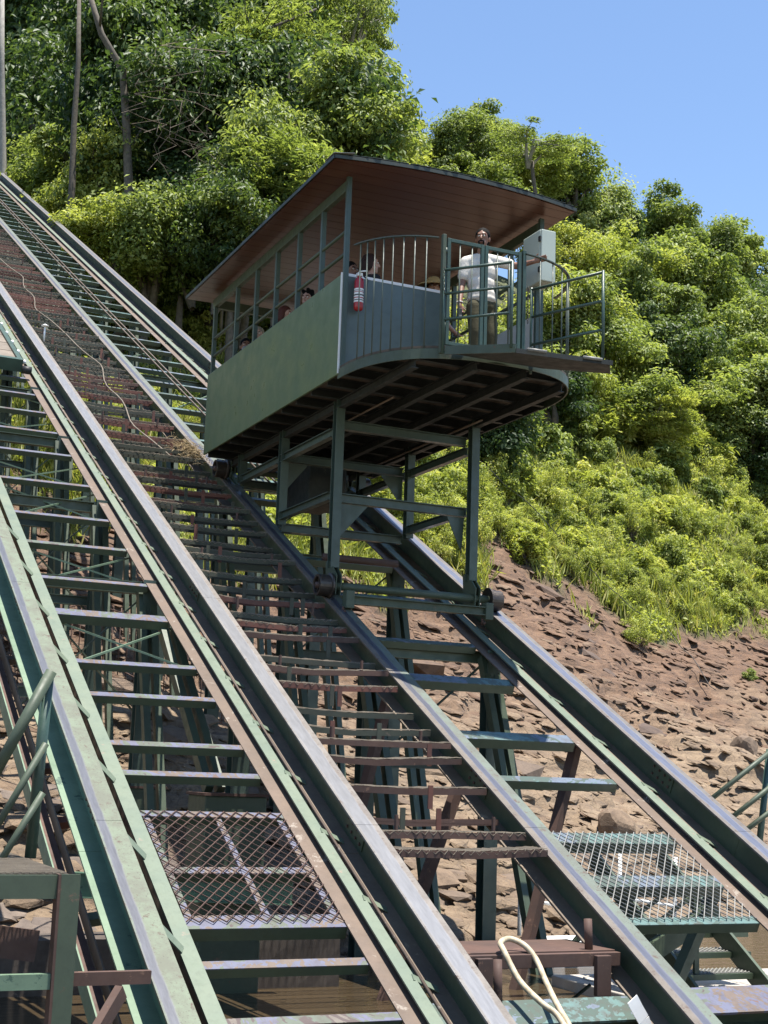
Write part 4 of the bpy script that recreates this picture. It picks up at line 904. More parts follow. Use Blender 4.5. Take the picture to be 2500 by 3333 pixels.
def vine():
    mb = None; t = thing('hanging_vine', 'tangle of dry brown vines hanging in front of the dark forest', 'vine', at_y(600, 700, 44)); r = random.Random(5)
    for k in range(22):
        x = r.uniform(450, 680); y0 = r.uniform(60, 420); L = r.uniform(60, 260); p = [at_y(x+r.gauss(0, 14)*i, y0+L*i/5, 44+r.uniform(-.4,.4)) for i in range(6)]
        MB().tube(p, r.uniform(0.006, 0.013), 4, cap=False).build('strand', M['twig'], t, True)
vine()

# shrubs and saplings on the slope
CP['shrubA'] = None
def sproto(key, seed, n, leaf, mat, kind, R=(1,1,0.9), ncl=34):
    me, cl = crown(seed, R, ncl, n, leaf, M[mat], kind, 0, 1.5); mb = MB(); rnd = random.Random(seed)
    for c in cl[::2]: mb.tube([(rnd.uniform(-.08,.08), rnd.uniform(-.08,.08), -R[2]), Vector(c)*0.5+Vector((0,0,-.2)), c], [0.018, 0.012, 0.005], 4, cap=False)
    CP[key] = (me, mb.mesh('stems', M['bark'], True), R)
sproto('sh_lime', 31, 3200, 0.14, 'leaf_lime', 'broad'); sproto('sh_mid', 32, 3200, 0.15, 'leaf_mid', 'broad'); sproto('sh_fea', 33, 3000, 0.24, 'leaf_lime', 'fea'); sproto('sh_fine', 34, 3000, 0.09, 'leaf_lime', 'broad', (1,1,1.0), 50)
def shrub(key, x, y, r, label, group, vs=1.0):
    g = gz(x, y); t = thing('shrub', label, 'shrub', (x, y, g), 0, group); me, st, R = CP[key]; a = R_.uniform(0, 6.28)
    for nm, q in (('stems', st), ('foliage', me)):
        o = link(nm, q, t, True); o.location = (0, 0, r*R[2]*vs*0.85); o.rotation_euler = (0,0,a); o.scale = (r, r, r*vs)
SL = dict(sh_lime='leafy yellow-green shrub on the sunny slope above the rocks', sh_mid='leafy mid-green shrub on the sunny slope above the rocks', sh_fea='feathery yellow-green shrub on the sunny slope above the rocks', sh_fine='small-leaved yellow-green shrub on the sunny slope above the rocks')
def march_px(px, py):
    d = ray(px, py); t = 16.0
    while t < 120:
        if d.z*t < float(base_z(np.array(d.x*t), np.array(d.y*t))): break
        t += 0.15
    return d.x*t, d.y*t
n = 0
while n < 260:
    px = R_.uniform(1150, 2560); py = R_.uniform(1230, 2040); x, y = march_px(px, py); d = math.hypot(x, y)
    e = float(edge_d(np.array(x), np.array(y))); f = float(forest_d(np.array(x), np.array(y)))
    if not (e-0.3 < d < f+7): continue
    k = (d-e)/max(f-e, 1); key = R_.choice(('sh_lime','sh_fine','sh_fine','sh_lime','sh_fea') if k < 0.45 else ('sh_mid','sh_lime','sh_mid','sh_fea','sh_fine'))
    rr = R_.uniform(0.35, 0.7)+1.0*k*R_.random(); sz = 'low ' if rr < 0.55 else ('tall ' if rr > 0.95 else 'waist-high '); loc = ('at the edge of the rocks', 'on the sunny slope between rocks and forest', 'close under the forest')[min(2, int(k*3))]
    shrub(key, x, y, rr, sz+SL[key].replace('on the sunny slope above the rocks', loc), 'shrubs '+sz+loc+key[3:], R_.uniform(0.8, 1.3)); n += 1
n = 0
while n < 56:                                                # beside and behind the tracks
    px = R_.uniform(330, 900); py = R_.uniform(820, 1150); x, y = march_px(px, py)
    if x < 9.3: continue
    key = R_.choice(('sh_lime','sh_fea','sh_fea','sh_lime','sh_mid')); shrub(key, x, y, R_.uniform(0.8, 1.5), {'sh_lime':'leafy yellow-green shrub beside the upper track','sh_fea':'feathery yellow-green shrub beside the upper track','sh_mid':'leafy mid-green shrub beside the upper track'}[key], 'shrubs by the track '+key[3:], 1.2); n += 1
x, y = march_px(2075, 2080); shrub('sh_fine', x, y, 0.62, 'lone pale bush growing out of the rock ledges', None)
x, y = march_px(2440, 2230); shrub('sh_mid', x, y, 0.3, 'tiny grey-green bush low on the rock ledges', None)
x, y = march_px(1990, 1950); shrub('sh_fine', x, y, 0.6, 'straggling pale shrub at the top edge of the rocks', None)

# grass: blades nobody could count
def grass():
    r = np.random.RandomState(9); n = 620000; ang = np.radians(r.uniform(-8, 48, n)); d = 20*np.exp(r.uniform(0, math.log(95/20), n)); x = d*np.sin(ang); y = d*np.cos(ang)
    e = edge_d(x, y); f = forest_d(x, y); dens = fbm(x*0.6, y*0.6, 4, 101)
    k = (veg(x, y) > 0.04+r.uniform(0, 0.85, n)) & (d < f+6) & (dens > r.uniform(0.12, 0.55, n)); x = x[k]; y = y[k]; d = d[k]; n = len(x); z = ground_z(x, y)
    tall = 0.28+0.95*fbm(x*0.35, y*0.35, 3, 111)**1.6; L = tall*r.uniform(0.5, 1.3, n); lean = r.normal(size=(n, 3))*np.array([0.35, 0.35, 0]); up = np.stack([lean[:, 0], lean[:, 1], np.ones(n)], 1)
    C = np.stack([x, y, z], 1)+up*L[:, None]*0.45; Nn = np.stack([r.normal(size=n), r.normal(size=n)-0.8, 0.25+0*x], 1)
    me = leaves_mesh('slope_grass', C, Nn, L, 0.012+0.0007*d*r.uniform(0.6, 1.4, n), np.where(r.uniform(size=n) < 0.14, 1.0, 0.1+fbm(x*0.3, y*0.3, 3, 121)*0.75+r.normal(size=n)*0.16), M['grass'], up, 0.1)
    tag(link('slope_grass', me), 'tall rough yellow-green grass covering the slope', 'grass', kind='stuff'); print('grass', n)
    # low leafy ground cover
    n = 420000; ang = np.radians(r.uniform(2, 48, n)); d = 24*np.exp(r.uniform(0, math.log(80/24), n)); x = d*np.sin(ang); y = d*np.cos(ang); dens = fbm(x*0.8, y*0.8, 4, 131)
    k = (veg(x, y) > 0.35+r.uniform(0, 0.4, n)) & (d < forest_d(x, y)+4) & (dens > r.uniform(0.3, 0.6, n)) & ((x > 9.2) | (y > 26)); x = x[k]; y = y[k]; d = d[k]; dens = dens[k]; n = len(x)
    z = ground_z(x, y)+r.uniform(0.02, 0.75, n)*fbm(x*0.9, y*0.9, 3, 141)*1.3; Nn = r.normal(size=(n, 3))*0.6+np.array([0, -0.2, 0.9]); L = r.uniform(0.07, 0.16, n)*(1+d/90)
    me = leaves_mesh('ground_cover', np.stack([x, y, z], 1), Nn, L, L*0.55, 0.2+dens*0.6+r.normal(size=n)*0.15, M['leaf_lime'], None)
    tag(link('ground_cover', me), 'low leafy yellow-green ground cover mixed through the grass', 'ground cover', kind='stuff'); print('cover', n)
grass()
# straw caught on the stair beside the rail
def straw():
    mb = MB(); r = random.Random(3); c = TP(5.98, 20.3, 0.03)
    for k in range(260):
        p = c+Vector((r.gauss(0, .11), r.gauss(0, .28), 0)); p.z = plane_z(p.y)+r.uniform(-.05, .10)*max(0, 1-abs(p.x-c.x)*3); d = Vector((r.uniform(-1,1), r.uniform(-1,1), r.uniform(-.25,.35)))*r.uniform(.06, .14)
        mb.tube([p-d, p+Vector((0,0,.03)), p+d], 0.003, 3, cap=False)
    tag(mb.build('straw_heap', M['straw']), 'heap of dry straw caught on the treads beside the rail', 'straw', kind='stuff')
straw()
# ---------------------------------------------------------------- things round the foot of the tracks
def rough_box(name, x0, x1, y0, y1, z0, z1, mat, nx=60, nz=10, amp=0.02):
    mb = MB()
    def disp(x, z): return (float(fbm(np.array(x*2.2), np.array(z*2.2), 4, 5))-0.5)*amp*2
    for i in range(nx+1):
        for j in range(nz+1):
            x = x0+(x1-x0)*i/nx; z = z0+(z1-z0)*j/nz; mb.v.append((x, y0+disp(x, z)-(0.03 if j < nz*0.45 else 0), z+(disp(x, 9) if j == nz else 0)))
    for i in range(nx+1): x = x0+(x1-x0)*i/nx; mb.v.append((x, y1, z1+disp(x, 3)))
    for i in range(nx+1): mb.v.append((x0+(x1-x0)*i/nx, y1, z0))
    r = nz+1; top = (nx+1)*r; bot = top+nx+1
    for i in range(nx):
        for j in range(nz): mb.f.append((i*r+j, (i+1)*r+j, (i+1)*r+j+1, i*r+j+1)); mb.m.append(0)
        mb.f.append((i*r+nz, (i+1)*r+nz, top+i+1, top+i)); mb.m.append(0); mb.f.append((top+i, top+i+1, bot+i+1, bot+i)); mb.m.append(0)
    return mb.build(name, mat)
tag(rough_box('retaining_wall', -3.0, 5.6, 12.95, 13.5, -2.7, -1.53, M['wetwall']), 'damp dark concrete retaining wall at the water below the tracks', 'wall')

ls = thing('side_stair', 'rusty channel stringer with mesh landing and green frame beside the left rail', 'stairway', (1.9, 9, -1.9))
for x0, z0, z1, nm in ((2.36, -0.64, -0.49, 'aged_pale'), (2.50, -0.60, -0.49, 'flange_low')):
    a, b = TP(x0, 6.5, 0), TP(x0, 19.0, 0); S = Vector((0.012, 0, 0))
    MB().hexa([a+NT*z0, a+S+NT*z0, b+S+NT*z0, b+NT*z0, a+NT*z1, a+S+NT*z1, b+S+NT*z1, b+NT*z1]).build('stringer_lip', M[nm], ls)
MB().bar(TP(2.436, 6.5, -0.70), TP(2.436, 19, -0.70), 0.126, 0.012, NT).build('stringer_web', M['rust'], ls)
for yy, nm in ((16.3, 'rust'), (14.4, 'cream'), (13.4, 'rust_red'), (11.6, 'rust_red'), (10.4, 'pale'), (9.7, 'flange_low'), (12.4, 'rust')):
    MB().bar(TP(2.515, yy, -0.66), TP(2.95, yy, -0.60), 0.09, 0.06, NT).build('cross_bar', M[nm], ls)
LZ = -0.60; X0, X1, YA, YB_ = 0.0, 1.83, 8.0, 9.75
lattice(X0, X1, YA+.02, YB_, 44, 46, 0.0035, LZ, False).build('landing_grating', M['wire'], ls)
MB().box(X0, X1, YA-.015, YA+.02, LZ-.13, LZ-.006).build('landing_edge', M['green_rust'], ls); MB().box(X1-.02, X1+.02, YA+.021, YB_, LZ-.10, LZ-.006).build('landing_edge', M['rust'], ls); MB().box(X0, X1-.021, YB_-.03, YB_, LZ-.10, LZ-.006).build('landing_edge', M['rust'], ls)
for k in range(6): MB().box(X0, X1-.021, YA+.25+k*.25, YA+.29+k*.25, LZ-.05, LZ-.008).build('landing_bar', M['wire'], ls)
MB().box(X1-.06, X1-.045, YA-.04, YA+.06, WATER-.2, LZ-.0).build('landing_post', M['rust'], ls); MB().box(X1-.0445, X1+.06, YA-.04, YA-.02, WATER-.2, LZ+.0).build('landing_post', M['green_rust'], ls)
MB().box(X0, X1-.061, YA-.02, YA+.03, -1.20, -1.12).build('landing_beam', M['aged_pale'], ls)
MB().box(X1+.06, X1+.5, YA-.0, YA+.05, -1.19, -1.12).build('landing_beam', M['rust'], ls)
MB().bar((0.0, YA+.4, -.78), (1.76, YA+.35, -1.02), 0.03, 0.17).build('landing_brace', M['rust'], ls)
MB().bar((0.0, YA+.1, -1.40), (1.76, YA+.05, -1.78), 0.06, 0.10).build('landing_brace', M['rust'], ls); MB().bar((1.86, YA+.06, -1.8), (2.3, YA+.5, -1.3), 0.05, 0.09).build('landing_brace', M['rust'], ls)
pr = thing('pipe_handrail', 'stout green pipe handrail with sloping rails on the mesh landing', 'handrail', (1.9, 9.25, -.6))
top = at_x(158, 2195, 1.9); bot = Vector((1.88, 9.30, LZ)); MB().tube([bot, top], 0.037, 12).build('post', M['gate'], pr, True)
for (a, b, r) in (((168, 2185), (-40, 2560), 0.036), ((150, 2420), (-40, 2740), 0.022), ((140, 2580), (-40, 2870), 0.022)):
    MB().tube([at_y(*a, 9.22), at_y(*b, 9.22)], r, 10).build('rail', M['green_rust'], pr, True)

# resting bench at the bottom of the stairs
bt = thing('service_platform', 'rust-brown steel plate platform with pegs at the foot of the stairway', 'platform', (5.45, 9.4, -1.9))
MB().box(4.823, 6.132, 9.12, 9.78, -1.235, -1.215).build('plate', M['rust'], bt, bevel=.003); MB().box(4.823, 6.132, 9.05, 9.11, -1.32, -1.225).build('front_bar', M['rust'], bt, bevel=.004)
for x, yy, z0, z1 in ((5.93, 9.16, -1.214, -1.00), (4.98, 8.80, -1.55, -1.22)): MB().tube([(x, yy, z0), (x-.01, yy, z1)], 0.03, 12).build('peg', M['rust'], bt, True)
for x in (4.93, 5.90): MB().box(x, x+.12, 9.0, 9.048, -1.52, -1.24).build('bracket', M['rust'], bt, bevel=.004)
MB().box(5.95, 6.132, 8.96, 9.1, -1.62, -1.54).build('bracket', M['rust'], bt, bevel=.004)
MB().tube([(5.25, 9.5, -2.3), (5.25, 9.5, -1.236)], 0.03, 10).build('leg', M['green_rust'], bt, True)
for a, b in (((5.25, 9.5, -2.1), (6.1, 9.4, -1.5)), ((5.0, 9.4, -1.32), (5.8, 9.2, -2.0)), ((5.4, 9.3, -2.1), (6.3, 9.4, -1.65))): MB().tube([a, b], 0.014, 6).build('brace', M['green_rust'], bt, True)
def hose_mat():
    m, nt, p, o = new_mat('cream_hose'); v = pos(nt); nt.links.new(ramp(nt, noise(nt, 14, 5, .7, v), [(.35, (.30,.24,.15)), (.65, (.50,.43,.30))]), p.inputs['Base Color']); p.inputs['Roughness'].default_value = .6; return m
M['hose'] = hose_mat()
def smooth(pts, n=6):
    P = [Vector(p) for p in pts]; out = []
    for i in range(len(P)-1):
        a, b, c, d = P[max(i-1,0)], P[i], P[i+1], P[min(i+2,len(P)-1)]
        for k in range(n):
            t = k/n; out.append(0.5*((2*b)+(c-a)*t+(2*a-5*b+4*c-d)*t*t+(3*b-a-3*c+d)*t**3))
    return out+[P[-1]]
hp = [at_y(x, y, Y) for x, y, Y in ((1880,3400,8.35),(1850,3333,8.45),(1817,3277,8.6),(1779,3200,8.85),(1746,3125,9.03),(1708,3078,9.12),(1660,3056,9.2),(1630,3068,9.12),(1640,3095,9.0),(1690,3190,8.85),(1760,3262,8.62),(1810,3300,8.52),(1840,3345,8.42))]
tag(MB().tube(smooth(hp), 0.021, 10).build('water_hose', M['hose'], None, True), 'cream hose looped over the rusty platform at the stair foot', 'hose')
sp = [at_y(x, y, 8.60) for x, y in ((2058,3252),(2075,3285),(2095,3320),(2110,3360))]; mb = MB()
for a, b in zip(sp, sp[1:]): mb.bar(a, b, 0.10, 0.006, (0,-1,0.2))
tag(mb.build('cloth_strap', M['white']), 'frayed white strap tied round the end beam', 'strap')
# stair and floating deck on the river side
rs = thing('landing_stair', 'short green stair with bright expanded-metal treads above the pale deck', 'stairway', (8.4, 11, -1.9))
for k, (yy, z, xa, xb) in enumerate(((11.55, -1.40, 8.05, 9.3), (11.2, -1.54, 8.0, 9.05), (10.85, -1.68, 7.95, 8.85), (10.5, -1.82, 7.9, 8.6))):
    MB().box(xa, xb, yy, yy+.03, z-.05, z).build('tread_edge', M['green'], rs); lattice(xa, xb, yy+.03, yy+.32, 20, 6, .006, z, False).build('tread', M['galv'], rs); MB().box(xa, xb, yy+.03, yy+.32, z-.03, z-.02).build('tread_pan', M['white'], rs)
for x in (7.93, 8.75): MB().bar((x, 10.3, -2.0), (x+.25, 12.6, -0.75), 0.03, 0.2).build('stringer', M['green'], rs)
dk = thing('floating_deck', 'pale patterned deck tiles floating beside the landing stair', 'deck', (9.5, 10.5, -2.0))
M['deck'] = plain('pale_deck_tile', (0.40,0.37,0.33), 0.7, 0, 0.25, 5)
for i in range(5):
    for j in range(4):
        x, yy = 7.7+i*.82, 9.3+j*.82; MB().box(x, x+.80, yy, yy+.80, -2.05, -1.90).build('deck_tile', M['deck'], dk, bevel=.01)
        MB().tube([(x+.4+.24*math.cos(t), yy+.4+.24*math.sin(t), -1.898) for t in [k*math.pi/8 for k in range(16)]], .012, 5, closed=True).build('tile_ring', M['deck'], dk, True)
wr = thing('white_railing', 'white pipe railing on the shore rocks behind the right track', 'railing', at_y(1990, 3040, 14.2))
def wp(x, y): return at_y(x, y, 14.2)
for x, a, b in ((1690,2830,3045),(2015,2770,3060),(2195,2790,3070)): MB().tube([wp(x, b), wp(x+4, a)], .022, 8).build('post', M['white'], wr, True)
for (xa, ya), (xb, yb) in (((1692,2835),(2200,2885)),((1692,2870),(2200,2950)),((1690,2925),(2200,3010))): MB().tube([wp(xa, ya), wp(xb, yb)], .018, 8).build('rail', M['white'], wr, True)
gh = thing('pipe_handrail', 'green pipe handrail rising behind the right-hand rail', 'handrail', at_y(2465, 2760, 12))
MB().tube([at_y(2455, 2900, 12), at_y(2505, 2440, 12)], .034, 10).build('post', M['gate'], gh, True)
for a, b in (((2310,2605),(2560,2405)),((2390,2655),(2560,2520)),((2425,2705),(2560,2600))): MB().tube([at_y(*a, 11.95), at_y(*b, 11.95)], .026, 10).build('rail', M['green_rust'], gh, True)
for a, b, w, nm in (((2262,2850),(2266,3170),.05,'green'),((2100,2880),(1960,3030),.04,'green'),((2230,2865),(1985,3040),.035,'green'),((2290,2890),(2090,3040),.035,'green'),((2330,2960),(2010,3170),.16,'green'),((1960,2960),(1860,3080),.05,'green')):
    MB().bar(at_y(*a, 10.9), at_y(*b, 10.9), w, w*.6, (0,1,0)).build('strut', M[nm], right_track)
MB().tube([TP(7.95, 9.55, -.40), TP(7.95, 9.5, -.95)], .04, 4).build('bracket', M['rust'], right_track); MB().bar(TP(7.95, 9.5, -.92), TP(8.35, 9.7, -.5), .05, .06).build('bracket', M['rust'], right_track)
# mooring float
fl = thing('mooring_float', 'scuffed white plastic float bobbing by the shore rocks', 'float', (8.9, 15.3, -2.0))
p = at_y(1835, 3120, 13.9); MB().box(p.x-.3, p.x+.35, p.y-.2, p.y+.3, WATER-.1, WATER+.28).build('body', M['white'], fl, bevel=.06); MB().box(p.x-.1, p.x+.05, p.y-.23, p.y-.2, WATER+.02, WATER+.12).build('fender', M['black'], fl)
# big boulder, small boulders
def boulder(px, py, r, label):
    x, y = march_px(px, py); bm_ = rock_mesh(int(px), .8, True); bm_.materials.append(M['rock_lo']); o = bpy.data.objects.new('boulder', bm_); COL.objects.link(o); o.location = (x, y, gz(x, y)+r*.35); o.scale = (r*1.25, r, r*1.1); o.rotation_euler = (.2, .3, 1.0); tag(o, label, 'boulder')
boulder(2420, 2450, 0.42, 'rounded tan boulder with a dark underside lying on the ledges'); boulder(2000, 2710, 0.36, 'squat tan boulder behind the mesh-covered ties')
# wire rope lying over the ledges
wrp = []
for t in np.linspace(0, 1, 40):
    px = 1560+(2330-1560)*t; py = 1650+(2250-1650)*t+60*math.sin(math.pi*t)*-.3; x, y = march_px(px, py); wrp.append(Vector((x, y, gz(x, y)+.35+.9*(1-t))))
tag(MB().tube(wrp, .014, 5).build('wire_rope', M['black'], None, True), 'thin dark wire rope slung down across the slope and rocks', 'rope')
# counterweight trolley on the left track
tr = thing('counterweight_trolley', 'low green trolley with grey slabs riding on the left track', 'trolley', TP(3.6, 26, 0))
def trp(x0, x1, y0, y1, z0, z1, nm, mat):
    mb = MB(); q = [TP(x0,y0), TP(x1,y0), TP(x1,y1), TP(x0,y1)]; mb.hexa([p+NT*z0 for p in q]+[p+NT*z1 for p in q]); return mb.build(nm, mat, tr)
trp(2.9, 4.16, 24.35, 24.47, -.16, .06, 'end_beam', M['gate']); trp(2.9, 4.16, 29.3, 29.4, -.16, .06, 'end_beam', M['gate'])
for x in (2.9, 4.08): trp(x, x+.08, 24.475, 29.295, -.12, .05, 'side_beam', M['gate'])
for k in range(8): trp(3.0, 4.07, 24.5+k*.6, 25.07+k*.6, -.08, .02, 'slab', M['concrete'])
for k in range(7):
    p = TP(4.21, 24.55+k*.72, -.02); lathe('roller', p, [(0,-.035),(.03,-.03),(.035,0),(.03,.03),(0,.035)], M['white'], tr, 10)
MB().tube([TP(4.15, 24.3, -.1), TP(4.30, 24.3, -.1)], .07, 14).build('wheel', M['black'], tr, True); MB().tube([TP(2.8, 24.3, -.1), TP(2.92, 24.3, -.1)], .07, 14).build('wheel', M['black'], tr, True)
# ground light on a stalk on the stair
gl = thing('stair_lamp', 'small white stalk lamp standing beside the stair treads', 'lamp', TP(4.9, 26.6, -.05))
b0 = TP(4.9, 26.6, -.05); MB().tube([b0, b0+Vector((0,0,.3))], .018, 8).build('stalk', M['white'], gl, True); lathe('cap', b0+Vector((0,0,.3)), [(0,.05),(.07,.01),(.07,0),(0,0)], M['white'], gl, 12)
# picket fence in the grass under the tracks
pf = thing('picket_fence', 'rusty thin-barred fence in the grass under the left track', 'fence', (4.2, 21.6, gz(4.2, 21.6)))
for k in range(40):
    x = 3.6+k*.13; yy = 21.6+k*.02; g = gz(x, yy); MB().tube([(x, yy, g-.1), (x, yy, g+1.15)], .009, 5).build('picket', M['rust'], pf, True)
for z in (.2, 1.1):
    for k in range(8): xa = 3.6+k*.65; MB().tube([(xa, 21.6+xa*.0, gz(xa, 21.6)+z), (xa+.65, 21.6+.1, gz(xa+.65, 21.7)+z)], .012, 5).build('fence_rail', M['rust'], pf, True)
# ---------------------------------------------------------------- people
def cloth(name, col, rough=0.85):
    m, nt, p, o = new_mat(name); v = pos(nt); nt.links.new(mixc(nt, maprange(nt, noise(nt, 9, 5, .6, v), .35, .7), col, tuple(c*.72 for c in col)), p.inputs['Base Color']); p.inputs['Roughness'].default_value = rough; p.inputs['Specular IOR Level'].default_value = .15; bump(nt, p, noise(nt, 14, 4, .6, v, .8), .35, .02); return m
def skin(name, col):
    m, nt, p, o = new_mat(name); v = pos(nt); nt.links.new(mixc(nt, noise(nt, 25, 4, .6, v), col, tuple(c*q for c, q in zip(col, (.8,.7,.68)))), p.inputs['Base Color']); p.inputs['Roughness'].default_value = .5; p.inputs['Subsurface Weight'].default_value = .08; p.inputs['Subsurface Radius'].default_value = (.01,.004,.002); return m
SK1 = skin('brown_skin', (.23,.12,.078)); SK2 = skin('light_skin', (.50,.30,.22))
HAIR = cloth('black_hair', (.006,.005,.0045), .8); HAIRB = cloth('brown_hair', (.035,.018,.014), .6); HAIRR = cloth('reddish_hair', (.09,.03,.022), .6); HAIRG = cloth('grey_blond_hair', (.32,.27,.20), .7)
WHITE_C = cloth('cream_polo', (.66,.62,.56)); OLIVE = cloth('olive_trousers', (.075,.068,.040)); DARK = cloth('dark_jacket', (.025,.026,.03)); STRAWH = cloth('straw_hat', (.42,.27,.11)); LILAC = cloth('pale_lilac_brim', (.62,.60,.72)); GREYC = cloth('grey_shirt', (.25,.24,.24)); KHAKI = cloth('khaki_shirt', (.20,.19,.12))
EYEW = plain('eye_white', (.75,.72,.68), .3, 0, .05); EYEB = plain('eye_dark', (.02,.012,.01), .2, 0, .1); SHOE = plain('dark_shoe', (.03,.028,.026), .6)
PENDING = []
def sphere(mb, c, r, n=14):
    c = Vector(c); r = Vector(r) if hasattr(r, '__len__') else Vector((r, r, r)); base = len(mb.v); m = n//2
    mb.v.append(tuple(c+Vector((0,0,-r.z))))
    for i in range(1, m):
        f = -math.pi/2+math.pi*i/m
        for k in range(n): t = 2*math.pi*k/n; mb.v.append((c.x+r.x*math.cos(f)*math.cos(t), c.y+r.y*math.cos(f)*math.sin(t), c.z+r.z*math.sin(f)))
    mb.v.append(tuple(c+Vector((0,0,r.z)))); last = len(mb.v)-1
    for k in range(n): mb.f.append((base, base+1+(k+1) % n, base+1+k)); mb.m.append(0); mb.f.append((last, last-n+k, last-n+(k+1) % n)); mb.m.append(0)
    for i in range(m-2):
        for k in range(n): a = base+1+i*n; mb.f.append((a+k, a+(k+1) % n, a+n+(k+1) % n, a+n+k)); mb.m.append(0)
def cap(mb, a, b, r0, r1): mb.tube([a, b], [r0, r1], 14); sphere(mb, a, r0); sphere(mb, b, r1)
def blob(name, prims, mat, parent, voxel=0.011, fr=None):
    """closed primitives fused into one continuous surface"""
    mb = MB(); T = fr or (lambda q: Vector(q))
    for p in prims:
        if p[0] == 'c': cap(mb, T(p[1]), T(p[2]), p[3], p[4])
        else:
            s = MB(); sphere(s, (0,0,0), p[2]); c = T(p[1]); Rm = p[3] if len(p) > 3 else None; n0 = len(mb.v)
            mb.v += [tuple(c+(Rm @ Vector(q) if Rm else Vector(q))) for q in s.v]; mb.f += [tuple(i+n0 for i in f) for f in s.f]; mb.m += s.m
    o = mb.build(name, mat, parent, True)
    md = o.modifiers.new('remesh', 'REMESH'); md.mode = 'VOXEL'; md.voxel_size = voxel; md.use_smooth_shade = True
    sm = o.modifiers.new('smooth', 'SMOOTH'); sm.factor = .5; sm.iterations = 3; PENDING.append(o); return o
def rotz(f): return Matrix.Rotation(math.atan2(f.y, f.x)+math.pi/2, 3, 'Z')       # local -Y faces f
def head(parent, c, f, sk, hair, style='short', tilt=0.0, hat=False, beard=False, extra=()):
    """c: head centre, f: facing; returns prims of skin to be fused with the body"""
    R = rotz(f) @ Matrix.Rotation(tilt, 3, 'X'); c = Vector(c); L = lambda q: c+R @ Vector(q)
    pr = [('e', L((0,.005,.02)), (.074,.092,.100), R), ('e', L((0,-.022,-.055)), (.056,.062,.062), R), ('e', L((0,-.092,-.012)), (.014,.018,.026), R), ('e', L((0,-.104,-.026)), (.014,.014,.012), R), ('e', L((0,-.062,-.096)), (.026,.022,.018), R),
          ('e', L((0,-.082,-.062)), (.024,.012,.009), R), ('e', L((-.078,.012,-.012)), (.010,.020,.032), R), ('e', L((.078,.012,-.012)), (.010,.020,.032), R), ('e', L((-.030,-.080,.030)), (.026,.012,.010), R), ('e', L((.030,-.080,.030)), (.026,.012,.010), R)]
    if hair:
        hp_ = [('e', L((0,.018,.045)), (.082,.096,.088), R), ('e', L((0,.055,-.01)), (.074,.055,.075), R), ('e', L((-.066,.01,.04)), (.018,.05,.05), R), ('e', L((.066,.01,.04)), (.018,.05,.05), R)]
        if style == 'long': hp_ += [('c', L((-.05,.06,0)), L((-.06,.075,-.30)), .045, .03), ('c', L((.05,.06,0)), L((.06,.075,-.30)), .045, .03), ('c', L((0,.09,0)), L((0,.10,-.34)), .055, .035), ('e', L((-.074,.02,-.01)), (.02,.05,.09), R), ('e', L((.074,.02,-.01)), (.02,.05,.09), R)]
        if style == 'curly': hp_ += [('e', L((.03*math.cos(k*1.3)*2, -.02+.05*math.sin(k*1.3), .10+.012*math.sin(k*2.1))), (.028,.028,.026), R) for k in range(8)]
        blob('hair', hp_, hair, parent, .009)
    for s in (-1, 1):
        e = MB(); sphere(e, L((s*.030,-.083,.008)), (.013,.011,.0085), 10); eo = e.build('eye', EYEW, parent, True)
        e = MB(); sphere(e, L((s*.030-.003,-.0925,.008)), .0052, 8); e.build('iris', EYEB, eo, True)
        MB().bar(L((s*.012,-.094,.027)), L((s*.050,-.084,.030)), .006, .008).build('eyebrow', hair or HAIR, parent)
    MB().bar(L((-.020,-.096,-.064)), L((.020,-.096,-.064)), .006, .004).build('mouth', plain('lips', (.20,.08,.065), .5), parent)
    if beard: blob('beard', [('e', L((0,-.094,-.050)), (.030,.010,.008), R), ('e', L((-.028,-.086,-.066)), (.010,.012,.024), R), ('e', L((.028,-.086,-.066)), (.010,.012,.024), R), ('e', L((0,-.078,-.100)), (.034,.022,.018), R)], hair, parent, .006)
    return pr
def hand(w, d, side, curl, palm=.0):
    """palm and five fingers; w wrist, d pointing direction, side thumb direction"""
    w = Vector(w); d = Vector(d).normalized(); s = Vector(side); s = (s-d*s.dot(d)).normalized(); n = d.cross(s); k = w+d*.085
    pr = [('c', w, w+d*.035, .027, .026), ('c', w+d*.03+s*.018, k+s*.026, .018, .013), ('c', w+d*.03-s*.012, k-s*.024, .018, .012), ('c', w+d*.03, k, .018, .014)]
    for i, (o, L) in enumerate(((.028,.070),(.010,.080),(-.009,.074),(-.027,.058))):
        a = k+s*o; b = a+(d*math.cos(curl)+n*math.sin(curl)+s*o*3).normalized()*L*.5; c = b+(d*math.cos(curl*2.1)+n*math.sin(curl*2.1)+s*o*2).normalized()*L*.5; pr += [('c', a, b, .0095, .0088), ('c', b, c, .0088, .007)]
    a = w+d*.030+s*.026; b = a+(d*.6+s*.8).normalized()*.035; c = b+(d*.85+s*.45+n*.25).normalized()*.03; pr += [('c', a, b, .0125, .011), ('c', b, c, .0105, .008)]
    return pr

